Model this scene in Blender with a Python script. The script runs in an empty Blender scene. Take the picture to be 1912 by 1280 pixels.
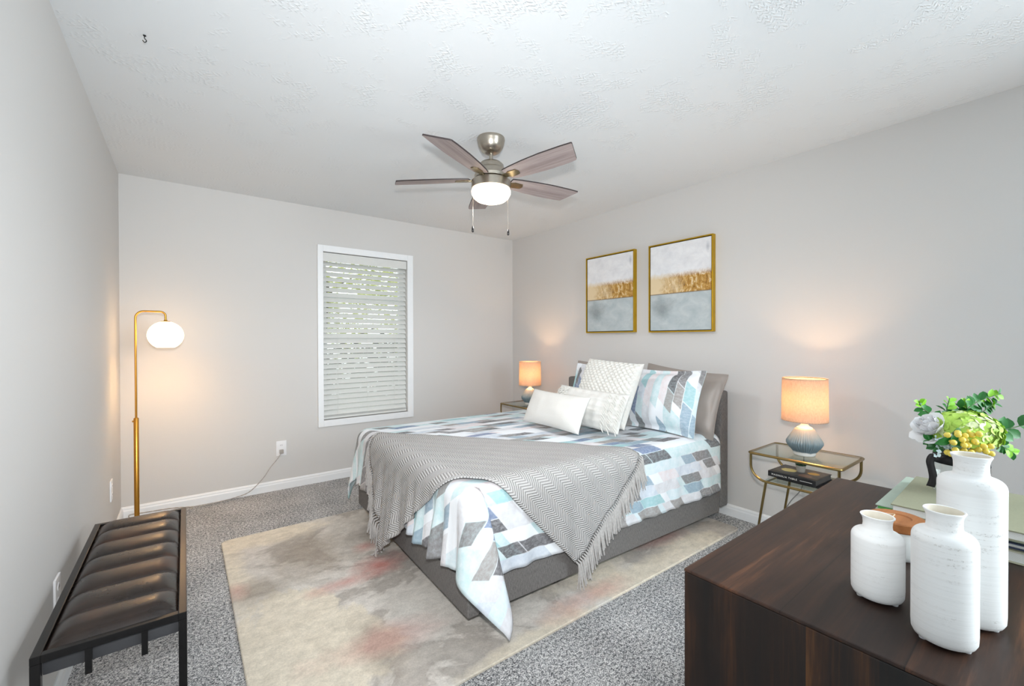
import bpy, bmesh, math, random
from mathutils import Vector, Matrix, noise

sc = bpy.context.scene
COL = sc.collection
PI = math.pi
R = math.radians
rnd = random.Random(7)


def C(r, g, b):
    def f(c):
        c /= 255.0
        return c / 12.92 if c <= 0.04045 else ((c + 0.055) / 1.055) ** 2.4
    return (f(r), f(g), f(b), 1.0)


# ------------------------------------------------------------------ camera
YAW, PITCH, ROLL, CAM_H = 0.64808, -0.00726, -0.0021, 1.2624
fw = Vector((math.sin(YAW), math.cos(YAW), 0))
rt = Vector((math.cos(YAW), -math.sin(YAW), 0))
up = Vector((0, 0, 1))
fw2 = fw * math.cos(PITCH) + up * math.sin(PITCH)
up2 = up * math.cos(PITCH) - fw * math.sin(PITCH)
r2 = rt * math.cos(ROLL) + up2 * math.sin(ROLL)
u2 = up2 * math.cos(ROLL) - rt * math.sin(ROLL)
cd = bpy.data.cameras.new('camera')
cam = bpy.data.objects.new('camera', cd)
COL.objects.link(cam)
m = Matrix((r2, u2, -fw2)).transposed().to_4x4()
m.translation = Vector((0, 0, CAM_H))
cam.matrix_world = m
cd.sensor_width = 36
cd.lens = 807.82 / 1912 * 36
cd.shift_x = -0.0005
cd.clip_start = 0.02
sc.camera = cam

# ------------------------------------------------------------------ world, lights, exposure
w = bpy.data.worlds.new('world')
sc.world = w
w.use_nodes = True
wn = w.node_tree.nodes
wn['Background'].inputs[0].default_value = (0.95, 0.98, 1.0, 1)
wn['Background'].inputs[1].default_value = 1.7


def light(name, kind, loc, energy, color=(1, 1, 1), rot=(0, 0, 0), **kw):
    d = bpy.data.lights.new(name, kind)
    d.energy = energy
    d.color = color
    for k, v in kw.items():
        setattr(d, k, v)
    o = bpy.data.objects.new(name, d)
    COL.objects.link(o)
    o.location = loc
    o.rotation_euler = rot
    return o


# on-camera flash (throws the fan and pull-chain shadows), its bounce, an added fill light at the rear, no window there
light('flash', 'SPOT', (0.0, -0.02, 1.466), 200, (0.97, 0.98, 0.98), rot=(R(90 - 3), 0, -YAW + R(9)),
      spot_size=R(116), spot_blend=1.0, shadow_soft_size=0.04)
light('flash_bounce', 'SPOT', (-0.05, -0.3, 1.0), 22, (0.62, 0.80, 1.0), rot=(R(180 - 30), 0, R(10)),
      spot_size=R(160), spot_blend=1.0, shadow_soft_size=0.2)
light('rear_fill', 'AREA', (2.1, -1.45, 1.5), 76, (0.85, 0.95, 1.0), rot=(R(90), 0, R(52)),
      shape='RECTANGLE', size=1.3, size_y=1.7)
sc.view_settings.view_transform = 'Standard'
sc.view_settings.look = 'None'
sc.view_settings.exposure = 0.15
sc.view_settings.gamma = 1.0
sc.view_settings.use_curve_mapping = False

# ------------------------------------------------------------------ node helper


class NT:
    def __init__(s, name):
        s.m = bpy.data.materials.new(name)
        s.m.use_nodes = True
        s.t = s.m.node_tree
        s.b = s.t.nodes['Principled BSDF']
        s._tc = None

    def n(s, typ, **kw):
        nd = s.t.nodes.new(typ)
        for k, v in kw.items():
            if k in ('op',):
                nd.operation = v
            elif hasattr(nd, k) and not k.startswith('i_'):
                setattr(nd, k, v)
        return nd

    def link(s, a, b):
        s.t.links.new(a, b)

    def put(s, sock, v):
        if hasattr(v, 'is_output') or isinstance(v, bpy.types.NodeSocket):
            s.link(v, sock)
        else:
            sock.default_value = v

    def coord(s, which='Object'):
        if s._tc is None:
            s._tc = s.t.nodes.new('ShaderNodeTexCoord')
        return s._tc.outputs[which]

    def mth(s, op, a, b=0.0, c=None):
        nd = s.t.nodes.new('ShaderNodeMath')
        nd.operation = op
        s.put(nd.inputs[0], a)
        s.put(nd.inputs[1], b)
        if c is not None:
            s.put(nd.inputs[2], c)
        return nd.outputs[0]

    def mapr(s, v, a, b, c=0.0, d=1.0):
        nd = s.t.nodes.new('ShaderNodeMapRange')
        s.put(nd.inputs[0], v)
        for i, x in enumerate((a, b, c, d)):
            s.put(nd.inputs[i + 1], x)
        return nd.outputs[0]

    def xyz(s, v):
        nd = s.t.nodes.new('ShaderNodeSeparateXYZ')
        s.link(v, nd.inputs[0])
        return nd.outputs

    def comb(s, x=0.0, y=0.0, z=0.0):
        nd = s.t.nodes.new('ShaderNodeCombineXYZ')
        s.put(nd.inputs[0], x)
        s.put(nd.inputs[1], y)
        s.put(nd.inputs[2], z)
        return nd.outputs[0]

    def scale(s, v, sx, sy, sz):
        nd = s.t.nodes.new('ShaderNodeMapping')
        s.link(v, nd.inputs[0])
        nd.inputs[3].default_value = (sx, sy, sz)
        return nd.outputs[0]

    def noise(s, v, scale, detail=3.0, rough=0.55, dist=0.0):
        nd = s.t.nodes.new('ShaderNodeTexNoise')
        s.link(v, nd.inputs['Vector'])
        nd.inputs['Scale'].default_value = scale
        nd.inputs['Detail'].default_value = detail
        nd.inputs['Roughness'].default_value = rough
        nd.inputs['Distortion'].default_value = dist
        return nd.outputs[0]

    def white(s, v):
        nd = s.t.nodes.new('ShaderNodeTexWhiteNoise')
        s.link(v, nd.inputs['Vector'])
        return nd.outputs[0]

    def ramp(s, f, stops, interp='LINEAR'):
        nd = s.t.nodes.new('ShaderNodeValToRGB')
        cr = nd.color_ramp
        cr.interpolation = interp
        while len(cr.elements) < len(stops):
            cr.elements.new(0.5)
        for e, (p, c) in zip(cr.elements, stops):
            e.position = p
            e.color = c
        s.put(nd.inputs[0], f)
        return nd.outputs[0]

    def mix(s, f, a, b):
        nd = s.t.nodes.new('ShaderNodeMix')
        nd.data_type = 'RGBA'
        s.put(nd.inputs[0], f)
        s.put(nd.inputs[6], a)
        s.put(nd.inputs[7], b)
        return nd.outputs[2]

    def bump(s, h, strength=0.5, dist=0.01):
        nd = s.t.nodes.new('ShaderNodeBump')
        nd.inputs['Strength'].default_value = strength
        nd.inputs['Distance'].default_value = dist
        s.link(h, nd.inputs['Height'])
        s.link(nd.outputs[0], s.b.inputs['Normal'])

    def set(s, **kw):
        for k, v in kw.items():
            s.put(s.b.inputs[k.replace('_', ' ')], v)
        return s


def plain(name, col, rough=0.5, metal=0.0, var=0.06, nscale=30, bump=0.0, spec=None, **kw):
    t = NT(name)
    co = t.coord()
    nz = t.noise(co, nscale, 3)
    d = tuple(c * (1 - var) for c in col[:3]) + (1,)
    l = tuple(min(1, c * (1 + var)) for c in col[:3]) + (1,)
    t.set(Base_Color=t.ramp(nz, [(0.3, d), (0.7, l)]), Roughness=rough, Metallic=metal)
    if bump:
        t.bump(nz, bump, 0.003)
    if spec is not None:
        t.b.inputs['Specular IOR Level'].default_value = spec
    for k, v in kw.items():
        t.b.inputs[k.replace('_', ' ')].default_value = v
    return t.m


# ------------------------------------------------------------------ materials
def wall_mat(name, col):
    t = NT(name)
    nz = t.noise(t.coord(), 120, 2)
    t.set(Base_Color=col, Roughness=0.75)
    t.b.inputs['Specular IOR Level'].default_value = 0.25
    t.bump(nz, 0.08, 0.002)
    return t.m


M = {}
M['wall'] = wall_mat('wall_paint', C(210, 208, 206))
M['white_trim'] = plain('white_trim_paint', C(238, 240, 242), 0.4, var=0.01)


def ceiling_mat():
    t = NT('stomped_ceiling_texture')
    co = t.coord()
    # crow's-foot stomp texture: fans of short ridges inside scattered patches
    w1 = t.noise(co, 3.2, 2, 0.5, 0.6)
    patch = t.mapr(t.noise(co, 5.5, 3, 0.6, 0.4), 0.52, 0.66)
    wv = t.t.nodes.new('ShaderNodeTexWave')
    wv.inputs['Scale'].default_value = 13
    wv.inputs['Distortion'].default_value = 9
    wv.inputs['Detail'].default_value = 2.5
    wv.inputs['Detail Scale'].default_value = 1.2
    t.link(t.scale(co, 1.0, 3.2, 1.0), wv.inputs['Vector'])
    rid = t.mth('POWER', wv.outputs[1], 3.0)
    h = t.mth('ADD', t.mth('MULTIPLY', t.mth('MULTIPLY', rid, patch), 1.0), t.mth('MULTIPLY', w1, 0.25))
    t.set(Base_Color=C(229, 232, 234), Roughness=0.8)
    t.b.inputs['Specular IOR Level'].default_value = 0.2
    t.bump(h, 0.30, 0.010)
    return t.m


M['ceiling'] = ceiling_mat()


def carpet_mat():
    t = NT('heathered_carpet')
    co = t.coord()
    a = t.noise(co, 185, 2, 0.75)
    b = t.noise(co, 75, 3, 0.6)
    lo = t.noise(co, 3.0, 3, 0.6)
    f = t.mth('ADD', t.mth('MULTIPLY', a, 0.7), t.mth('MULTIPLY', b, 0.42))
    f = t.mth('ADD', f, t.mth('MULTIPLY', t.mth('SUBTRACT', lo, 0.5), 0.12))
    col = t.ramp(f, [(0.42, C(58, 59, 62)), (0.50, C(122, 123, 125)), (0.57, C(184, 184, 185)), (0.66, C(244, 243, 242))])
    t.set(Base_Color=col, Roughness=0.95)
    t.b.inputs['Specular IOR Level'].default_value = 0.1
    t.bump(f, 0.9, 0.012)
    return t.m


M['carpet'] = carpet_mat()


def rug_mat():
    t = NT('watercolour_rug_pile')
    co = t.coord()
    n1 = t.noise(co, 1.15, 6, 0.62, 0.8)
    n2 = t.noise(t.scale(co, 1.3, 0.9, 1), 2.3, 6, 0.65, 0.5)
    fine = t.noise(co, 150, 2, 0.7)
    col = t.ramp(n1, [(0.34, C(190, 183, 175)), (0.44, C(176, 169, 162)), (0.465, C(205, 199, 192)), (0.55, C(212, 207, 200)),
                      (0.60, C(192, 186, 179)), (0.70, C(168, 161, 153))])

    def blob(cx, cy, rx, ry, soft=0.35, wob=0.9):
        X = t.xyz(co)
        dx = t.mth('DIVIDE', t.mth('SUBTRACT', X[0], cx), rx)
        dy = t.mth('DIVIDE', t.mth('SUBTRACT', X[1], cy), ry)
        d = t.mth('SQRT', t.mth('ADD', t.mth('MULTIPLY', dx, dx), t.mth('MULTIPLY', dy, dy)))
        d = t.mth('ADD', d, t.mth('MULTIPLY', t.mth('SUBTRACT', n2, 0.5), wob * 2.2))
        return t.mapr(d, 1.0, 1.0 - soft, 0.0, 1.0)

    cream = C(222, 212, 194)
    for cx, cy, rx, ry, s in ((0.40, 1.85, 0.26, 0.55, 0.12), (0.32, 3.15, 0.55, 0.16, 0.5), (2.1, 1.42, 0.85, 0.13, 0.4),
                              (1.2, 1.37, 0.5, 0.07, 0.5), (0.20, 2.75, 0.10, 0.5, 0.6), (1.75, 1.62, .35, .16, .6)):
        col = t.mix(t.mth('MULTIPLY', blob(cx, cy, rx, ry, s), 0.85), col, cream)
    dark = C(160, 150, 138)
    for cx, cy, rx, ry, s in ((0.60, 2.72, 0.28, 0.34, 0.7), (0.62, 1.72, 0.12, 0.3, 0.8), (2.5, 1.7, 0.35, 0.12, 0.8), (0.3, 2.5, .2, .15, .8)):
        col = t.mix(t.mth('MULTIPLY', blob(cx, cy, rx, ry, s), 0.75), col, dark)
    pink = C(196, 136, 128)
    for cx, cy, rx, ry, k in ((0.86, 2.36, 0.20, 0.15, 0.95), (0.66, 2.30, 0.20, 0.08, 0.7), (1.55, 1.45, 0.34, 0.09, 0.5),
                              (0.62, 1.76, 0.30, 0.12, 0.40), (2.4, 1.62, 0.3, 0.1, 0.42), (0.20, 2.55, 0.06, 0.12, 0.5), (0.86, 2.62, .1, .08, .6)):
        col = t.mix(t.mth('MULTIPLY', blob(cx, cy, rx, ry, 0.9), k), col, pink)
    mot = t.noise(t.scale(co, 1.0, 1.5, 1.0), 17, 6, 0.72, 0.3)
    sp = t.mth('MULTIPLY', t.mapr(fine, 0.3, 0.7, 0.90, 1.08), t.mapr(mot, 0.3, 0.7, 0.82, 1.13))
    mm = t.t.nodes.new('ShaderNodeMix')
    mm.data_type = 'RGBA'
    mm.blend_type = 'MULTIPLY'
    mm.inputs[0].default_value = 1.0
    t.link(col, mm.inputs[6])
    t.link(t.comb(sp, sp, sp), mm.inputs[7])
    t.set(Base_Color=mm.outputs[2], Roughness=0.95)
    t.b.inputs['Specular IOR Level'].default_value = 0.1
    t.bump(fine, 0.4, 0.004)
    return t.m


M['rug'] = rug_mat()


def linen_mat(name, c1, c2, sc_=420):
    t = NT(name)
    co = t.coord()
    a = t.noise(t.scale(co, 1, 1, 7), sc_ * 0.35, 2, 0.6)
    b = t.noise(t.scale(co, 7, 7, 1), sc_ * 0.12, 2, 0.6)
    f = t.mth('ADD', t.mth('MULTIPLY', a, 0.5), t.mth('MULTIPLY', b, 0.5))
    t.set(Base_Color=t.ramp(f, [(0.38, c1), (0.62, c2)]), Roughness=0.9)
    t.b.inputs['Specular IOR Level'].default_value = 0.15
    t.bump(f, 0.35, 0.002)
    return t.m


M['bed_linen'] = linen_mat('charcoal_upholstery', C(92, 90, 89), C(132, 129, 127))


def patch_mat(name, uscale=0.165, vscale=0.062, swap=False, darkp=0.345):
    t = NT(name)
    uv = t.coord('UV')
    nz = t.noise(uv, 9, 3, 0.6)
    X = t.xyz(uv)
    u, v = (X[1], X[0]) if swap else (X[0], X[1])
    wob = t.mth('MULTIPLY', t.mth('SUBTRACT', nz, 0.5), 0.016)
    v = t.mth('ADD', v, wob)
    vr = t.mth('DIVIDE', v, vscale)
    row = t.mth('FLOOR', vr)
    vf = t.mth('SUBTRACT', vr, row)
    W_ = C(234, 238, 243)

    def layer(L_, slant, seed, stops, gap, edge):
        off = t.white(t.comb(row, seed, 0.7))
        us = t.mth('ADD', u, t.mth('MULTIPLY', vf, slant))
        us = t.mth('DIVIDE', t.mth('ADD', us, t.mth('MULTIPLY', off, 0.4)), L_)
        us = t.mth('ADD', us, t.mth('MULTIPLY', t.mth('SINE', t.mth('MULTIPLY_ADD', us, 2.1, seed)), 0.16))
        cell = t.mth('FLOOR', us)
        uf = t.mth('SUBTRACT', us, cell)
        k = t.white(t.comb(cell, row, seed + 1.7))
        c_ = t.ramp(k, stops, 'CONSTANT')
        on = t.mth('LESS_THAN', k, gap)
        if not edge:
            return c_, on
        e = t.mth('MULTIPLY', t.mth('MULTIPLY', t.mapr(uf, 0.0, edge), t.mapr(uf, 1.0, 1.0 - edge)),
                  t.mth('MULTIPLY', t.mapr(vf, 0.0, edge * 1.6), t.mapr(vf, 1.0, 1.0 - edge * 1.6)))
        return c_, t.mth('MULTIPLY', on, e)
    wc = t.mapr(t.noise(uv, 22, 4, 0.7), 0.30, 0.66, 0.35, 1.0)
    wc2 = t.mapr(t.noise(t.scale(uv, 1.0, 1.6, 1.0), 48, 4, 0.7), 0.30, 0.60, 0.68, 1.0)
    c1, m1 = layer(uscale * 1.3, 0.05, 3.3, [(0.0, C(192, 218, 222)), (0.20, C(208, 208, 212)), (0.38, C(204, 222, 228)), (0.50, C(224, 214, 216)),
                                              (0.60, C(196, 206, 218))], 0.70, 0.0)
    col = t.mix(t.mth('MULTIPLY', m1, wc), W_, c1)
    c2, m2 = layer(uscale * 0.86, 0.05, 8.1, [(0.0, C(132, 131, 132)), (0.10, C(122, 138, 168)), (0.135, C(104, 103, 106)), (0.185, C(160, 200, 205)),
                                               (0.235, C(158, 154, 152)), (0.29, C(150, 172, 188))], darkp, 0.035)
    col = t.mix(t.mth('MULTIPLY', m2, wc2), col, c2)
    t.set(Base_Color=col, Roughness=0.62)
    t.b.inputs['Specular IOR Level'].default_value = 0.3
    t.bump(t.noise(uv, 14, 4, 0.6), 0.18, 0.012)
    return t.m


M['patch'] = patch_mat('watercolour_patch_cotton')
M['patch_sham'] = patch_mat('watercolour_patch_sham', 0.19, 0.058, True, 0.33)


def throw_mat():
    t = NT('chevron_knit')
    uv = t.coord('UV')
    X = t.xyz(uv)
    tr = t.mth('DIVIDE', X[1], 0.085)
    fr = t.mth('FRACT', tr)
    tri = t.mth('MULTIPLY', t.mth('ABSOLUTE', t.mth('SUBTRACT', t.mth('MULTIPLY', fr, 2.0), 1.0)), 0.036)
    ph = t.mth('MULTIPLY', t.mth('ADD', X[0], tri), 2 * PI / 0.0135)
    wv = t.mth('MULTIPLY_ADD', t.mth('SINE', ph), 0.5, 0.5)
    kn = t.noise(uv, 260, 2, 0.6)
    f = t.mth('ADD', t.mth('MULTIPLY', wv, 0.8), t.mth('MULTIPLY', kn, 0.3))
    t.set(Base_Color=t.ramp(f, [(0.08, C(132, 130, 129)), (0.45, C(182, 180, 179)), (0.9, C(200, 198, 197))]), Roughness=0.95)
    t.b.inputs['Specular IOR Level'].default_value = 0.1
    t.bump(f, 0.8, 0.006)
    return t.m


M['throw'] = throw_mat()
M['fringe'] = plain('grey_yarn', C(180, 177, 175), 0.95, var=0.12, nscale=90, bump=0.3, spec=0.1)
M['taupe_satin'] = plain('taupe_satin', C(150, 140, 133), 0.42, var=0.04, nscale=6, spec=0.5, Sheen_Weight=0.3)
M['cream_cloth'] = plain('cream_cotton', C(216, 215, 211), 0.9, var=0.02, nscale=160, bump=0.2, spec=0.1)
M['ivory_yarn'] = plain('ivory_yarn', C(216, 215, 210), 0.95, var=0.04, nscale=120, bump=0.3, spec=0.1)
M['brass'] = plain('aged_brass', C(142, 121, 78), 0.30, 1.0, var=0.08, nscale=14)
M['lamp_brass'] = plain('satin_brass', C(196, 142, 62), 0.30, 1.0, var=0.05, nscale=14)
M['gold_frame'] = plain('gold_leaf_frame', C(196, 158, 42), 0.38, 0.85, var=0.08, nscale=20)
M['nickel'] = plain('brushed_nickel', C(178, 170, 158), 0.3, 1.0, var=0.06, nscale=40)
M['shaded_nickel'] = plain('shadowed_nickel', C(150, 138, 112), 0.3, 1.0, var=0.06, nscale=40)  # darker copy of the fan nickel, shade and lamp tint put into the colour
M['dark_metal'] = plain('blackened_steel', C(26, 24, 24), 0.27, 0.4, var=0.15, nscale=20)
M['seat_board'] = plain('dark_grey_board', C(58, 58, 61), 0.6, var=0.05)
M['white_plastic'] = plain('white_plastic', C(240, 240, 242), 0.35, var=0.01)
M['slot'] = plain('dark_slot', C(50, 48, 48), 0.5)
M['cord_white'] = plain('clear_white_cord', C(168, 162, 156), 0.4, var=0.1)
M['cord_grey'] = plain('grey_cord', C(132, 130, 128), 0.5, var=0.05)


def leather_mat():
    t = NT('dark_brown_leather')
    co = t.coord()
    a = t.noise(co, 7, 4, 0.6)
    g = t.noise(co, 240, 2, 0.6)
    col = t.ramp(a, [(0.3, C(24, 19, 17)), (0.55, C(40, 28, 22)), (0.72, C(70, 44, 29))])
    t.set(Base_Color=col, Roughness=t.mapr(a, 0.3, 0.7, 0.24, 0.34))
    t.b.inputs['Specular IOR Level'].default_value = 0.55
    t.bump(g, 0.05, 0.001)
    return t.m


M['leather'] = leather_mat()


def wood_mat(name, stops, along, rough=0.35, seam=None, spec=0.4, scl=1.0):
    """along: axis of the grain; seam: (axis, width) of plank joints"""
    t = NT(name)
    co = t.coord()
    s = [16 * scl] * 3
    s[along] = 0.9 * scl
    g = t.noise(t.scale(co, *s), 1.0, 6, 0.65, 0.4)
    fine = t.noise(t.scale(co, *[x * 9 for x in s]), 1.0, 3, 0.6)
    f = t.mth('ADD', t.mth('MULTIPLY', g, 0.8), t.mth('MULTIPLY', fine, 0.2))
    if seam:
        X = t.xyz(co)
        p = t.mth('DIVIDE', X[seam[0]], seam[1])
        k = t.mth('FLOOR', p)
        fr = t.mth('SUBTRACT', p, k)
        tone = t.white(t.comb(k, 2.1, 5.0))
        f = t.mth('ADD', f, t.mth('MULTIPLY', t.mth('SUBTRACT', tone, 0.5), seam[2]))
        line = t.mapr(fr, 0.0, 0.018)
    col = t.ramp(f, stops)
    if seam:
        col = t.mix(line, C(20, 13, 10), col)
    t.set(Base_Color=col, Roughness=rough)
    t.b.inputs['Specular IOR Level'].default_value = spec
    t.bump(f, 0.06, 0.003)
    return t.m


M['dresser_top'] = wood_mat('espresso_wood_top', [(0.28, C(26, 19, 17)), (0.45, C(44, 31, 26)), (0.56, C(58, 39, 30)), (0.70, C(104, 68, 46))], 0, 0.42, (1, 0.16, 0.10), 0.28)
M['dresser_side'] = wood_mat('espresso_wood_planks', [(0.36, C(12, 7, 5)), (0.50, C(27, 15, 9)), (0.60, C(54, 31, 15)), (0.74, C(112, 72, 32))], 2, 0.42, (1, 0.047, 0.26), 0.42)
M['blade_wood'] = wood_mat('weathered_grey_wood', [(0.3, C(128, 114, 112)), (0.5, C(164, 150, 148)), (0.7, C(192, 180, 178))], 0, 0.5, None, 0.3, 1.2)
M['blade_edge'] = plain('dark_blade_edge', C(52, 42, 42), 0.5)
M['lid_wood'] = wood_mat('orange_wood_lid', [(0.3, C(150, 92, 48)), (0.6, C(184, 120, 70)), (0.8, C(200, 140, 88))], 0, 0.5)


def glass_mat(name, tint=(0.93, 0.97, 0.95, 1), rough=0.0):
    """thin clear pane: transparent with fresnel reflection, so light passes straight through"""
    t = NT(name)
    nt = t.t
    tr = nt.nodes.new('ShaderNodeBsdfTransparent')
    tr.inputs[0].default_value = tint
    gl = nt.nodes.new('ShaderNodeBsdfGlossy')
    gl.inputs['Roughness'].default_value = rough
    lw = nt.nodes.new('ShaderNodeLayerWeight')
    nz = t.noise(t.coord(), 3, 2)
    # Schlick reflectance from the facing ratio (the same from both sides of the pane)
    fac = t.mth('MULTIPLY_ADD', t.mth('POWER', lw.outputs['Facing'], 5.0), 0.95, t.mapr(nz, 0, 1, 0.040, 0.046))
    mx = nt.nodes.new('ShaderNodeMixShader')
    nt.links.new(fac, mx.inputs[0])
    nt.links.new(tr.outputs[0], mx.inputs[1])
    nt.links.new(gl.outputs[0], mx.inputs[2])
    nt.links.new(mx.outputs[0], nt.nodes['Material Output'].inputs[0])
    return t.m


M['glass'] = glass_mat('clear_glass', (0.97, 0.985, 0.98, 1))
M['table_glass'] = glass_mat('table_glass', (0.90, 0.95, 0.92, 1))


def emit_mat(name, col, strength):
    t = NT(name)
    nz = t.noise(t.coord(), 4, 1)
    t.set(Base_Color=C(250, 246, 238), Roughness=0.4)
    t.b.inputs['Emission Color'].default_value = col
    t.put(t.b.inputs['Emission Strength'], t.mapr(nz, 0, 1, strength * 0.97, strength * 1.03))
    return t.m


M['globe_glow'] = emit_mat('lit_opal_glass', (1.0, 0.62, 0.30, 1), 6.0)
M['fan_glow'] = emit_mat('lit_frosted_bowl', (1.0, 0.80, 0.56, 1), 4.5)
M['bulb'] = emit_mat('lit_bulb', (1.0, 0.62, 0.30, 1), 30.0)


def shade_mat():
    t = NT('linen_lamp_shade')
    co = t.coord()
    a = t.noise(t.scale(co, 1, 1, 9), 90, 2)
    b = t.noise(t.scale(co, 6, 6, 1), 60, 2)
    f = t.mth('ADD', t.mth('MULTIPLY', a, 0.5), t.mth('MULTIPLY', b, 0.5))
    nt = t.t
    col = t.ramp(f, [(0.35, C(196, 176, 156)), (0.65, C(222, 204, 186))])
    di = nt.nodes.new('ShaderNodeBsdfDiffuse')
    tl = nt.nodes.new('ShaderNodeBsdfTranslucent')
    nt.links.new(col, di.inputs[0])
    nt.links.new(col, tl.inputs[0])
    mx = nt.nodes.new('ShaderNodeMixShader')
    mx.inputs[0].default_value = 0.42
    nt.links.new(di.outputs[0], mx.inputs[1])
    nt.links.new(tl.outputs[0], mx.inputs[2])
    nt.links.new(mx.outputs[0], nt.nodes['Material Output'].inputs[0])
    return t.m


M['shade'] = shade_mat()


def glaze_mat():
    t = NT('ombre_blue_grey_glaze')
    X = t.xyz(t.coord())
    nz = t.noise(t.coord(), 20, 3)
    f = t.mth('ADD', t.mth('DIVIDE', X[2], 0.16), t.mth('MULTIPLY', t.mth('SUBTRACT', nz, 0.5), 0.12))
    col = t.ramp(f, [(0.10, C(226, 224, 220)), (0.15, C(104, 120, 128)), (0.45, C(116, 132, 138)), (0.70, C(146, 154, 155)), (0.95, C(168, 167, 163))])
    t.set(Base_Color=col, Roughness=0.4)
    return t.m


M['glaze'] = glaze_mat()


def vase_mat():
    t = NT('worn_white_stoneware')
    co = t.coord()
    ln = t.noise(t.scale(co, 4, 4, 170), 1.0, 3, 0.65, 0.1)
    sp = t.noise(t.scale(co, 1, 1, 1.6), 230, 3, 0.7)
    zone = t.mapr(t.noise(co, 13, 2), 0.46, 0.60)
    mk = t.mth('MULTIPLY', t.mth('MULTIPLY', t.mapr(sp, 0.52, 0.66), t.mapr(ln, 0.50, 0.60)), zone)
    mk = t.mth('ADD', t.mth('MULTIPLY', mk, 0.65), t.mth('MULTIPLY', t.mapr(ln, 0.50, 0.70), 0.08))
    col = t.mix(t.mth('MINIMUM', mk, 1.0), C(241, 241, 240), C(150, 143, 134))
    t.set(Base_Color=col, Roughness=0.5)
    t.b.inputs['Specular IOR Level'].default_value = 0.3
    t.bump(ln, 0.12, 0.003)
    return t.m


M['vase'] = vase_mat()
M['vase_inside'] = plain('cream_unglazed_clay', C(232, 224, 208), 0.7, var=0.03)
M['ceramic_white'] = plain('white_ceramic', C(232, 234, 232), 0.35, var=0.02)
M['sage'] = plain('sage_book_cloth', C(150, 150, 126), 0.75, var=0.03, nscale=200, bump=0.1)
M['pale_teal'] = plain('pale_teal_cover', C(176, 192, 178), 0.6, var=0.04, nscale=20)
M['cream_cover'] = plain('cream_cover', C(206, 204, 178), 0.65, var=0.03, nscale=30)
M['navy'] = plain('navy_cover', C(58, 70, 104), 0.5, var=0.05)
M['leafgreen_cover'] = plain('green_printed_cover', C(86, 170, 84), 0.5, var=0.25, nscale=60)
M['dark_pages'] = plain('dark_page_edges', C(70, 66, 64), 0.7, var=0.1)
M['book_black'] = plain('black_book_jacket', C(26, 25, 28), 0.4, var=0.2, nscale=20)


def pages_mat():
    t = NT('page_block')
    X = t.xyz(t.coord())
    l = t.mth('FRACT', t.mth('MULTIPLY', X[2], 700))
    t.set(Base_Color=t.ramp(l, [(0.0, C(222, 222, 216)), (0.5, C(246, 247, 244))]), Roughness=0.8)
    return t.m


M['pages'] = pages_mat()


def cover_photo_mat():
    t = NT('cookbook_cover_photo')
    co = t.coord()
    X = t.xyz(co)
    nz = t.noise(co, 18, 4, 0.6)
    base = t.ramp(nz, [(0.3, C(40, 38, 42)), (0.5, C(66, 58, 58)), (0.7, C(96, 74, 62))])

    def disc(cx, cy, r, c, b):
        d = t.mth('SQRT', t.mth('ADD', t.mth('POWER', t.mth('SUBTRACT', X[0], cx), 2.0), t.mth('POWER', t.mth('SUBTRACT', X[1], cy), 2.0)))
        d = t.mth('ADD', d, t.mth('MULTIPLY', t.mth('SUBTRACT', nz, 0.5), 0.03))
        return t.mix(t.mapr(d, r, r * 0.85), b, c)
    c = disc(-0.0, 0.055, 0.042, C(214, 190, 118), base)
    c = disc(0.03, -0.06, 0.032, C(206, 146, 36), c)
    c = disc(-0.05, -0.05, 0.035, C(120, 84, 68), c)
    t.set(Base_Color=c, Roughness=0.35)
    return t.m


M['cover_photo'] = cover_photo_mat()
M['title_white'] = plain('white_lettering', C(232, 230, 224), 0.6, var=0.01)
M['leaf_dark'] = plain('deep_green_leaf', C(34, 112, 40), 0.45, var=0.3, nscale=25)
M['leaf_light'] = plain('yellow_green_leaf', C(132, 196, 44), 0.5, var=0.25, nscale=25)
M['stem_green'] = plain('green_stem', C(72, 110, 52), 0.6, var=0.15)
M['hydrangea'] = plain('lime_petal', C(178, 212, 92), 0.65, var=0.18, nscale=22)
M['hydrangea_pale'] = plain('pale_lime_petal', C(220, 230, 178), 0.65, var=0.08, nscale=22)
M['peony'] = plain('white_petal', C(244, 244, 246), 0.6, var=0.015)
M['berry'] = plain('yellow_berry', C(236, 212, 92), 0.3, var=0.12, nscale=40)
M['tiny_flower'] = plain('pale_blue_blossom', C(206, 224, 228), 0.6, var=0.06)
M['ribbon'] = plain('black_satin_ribbon', C(14, 14, 18), 0.5, var=0.1)
M['twine'] = plain('pale_twine', C(208, 190, 160), 0.9, var=0.1, nscale=200)
M['pot_grey'] = plain('grey_cement_pot', C(150, 144, 138), 0.9, var=0.1, nscale=80)
M['succulent'] = plain('dark_succulent', C(30, 62, 36), 0.4, var=0.2)
M['clear_rubber'] = plain('clear_rubber_pad', C(220, 222, 224), 0.3, var=0.01)


def slat_mat():
    return plain('white_blind_slat', C(216, 217, 214), 0.45, var=0.015)


M['slat'] = slat_mat()
M['lawn'] = plain('lawn_grass', C(104, 124, 64), 0.95, var=0.3, nscale=12)
M['bark'] = plain('tree_bark', C(84, 70, 58), 0.9, var=0.3, nscale=14, bump=0.6)


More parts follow.
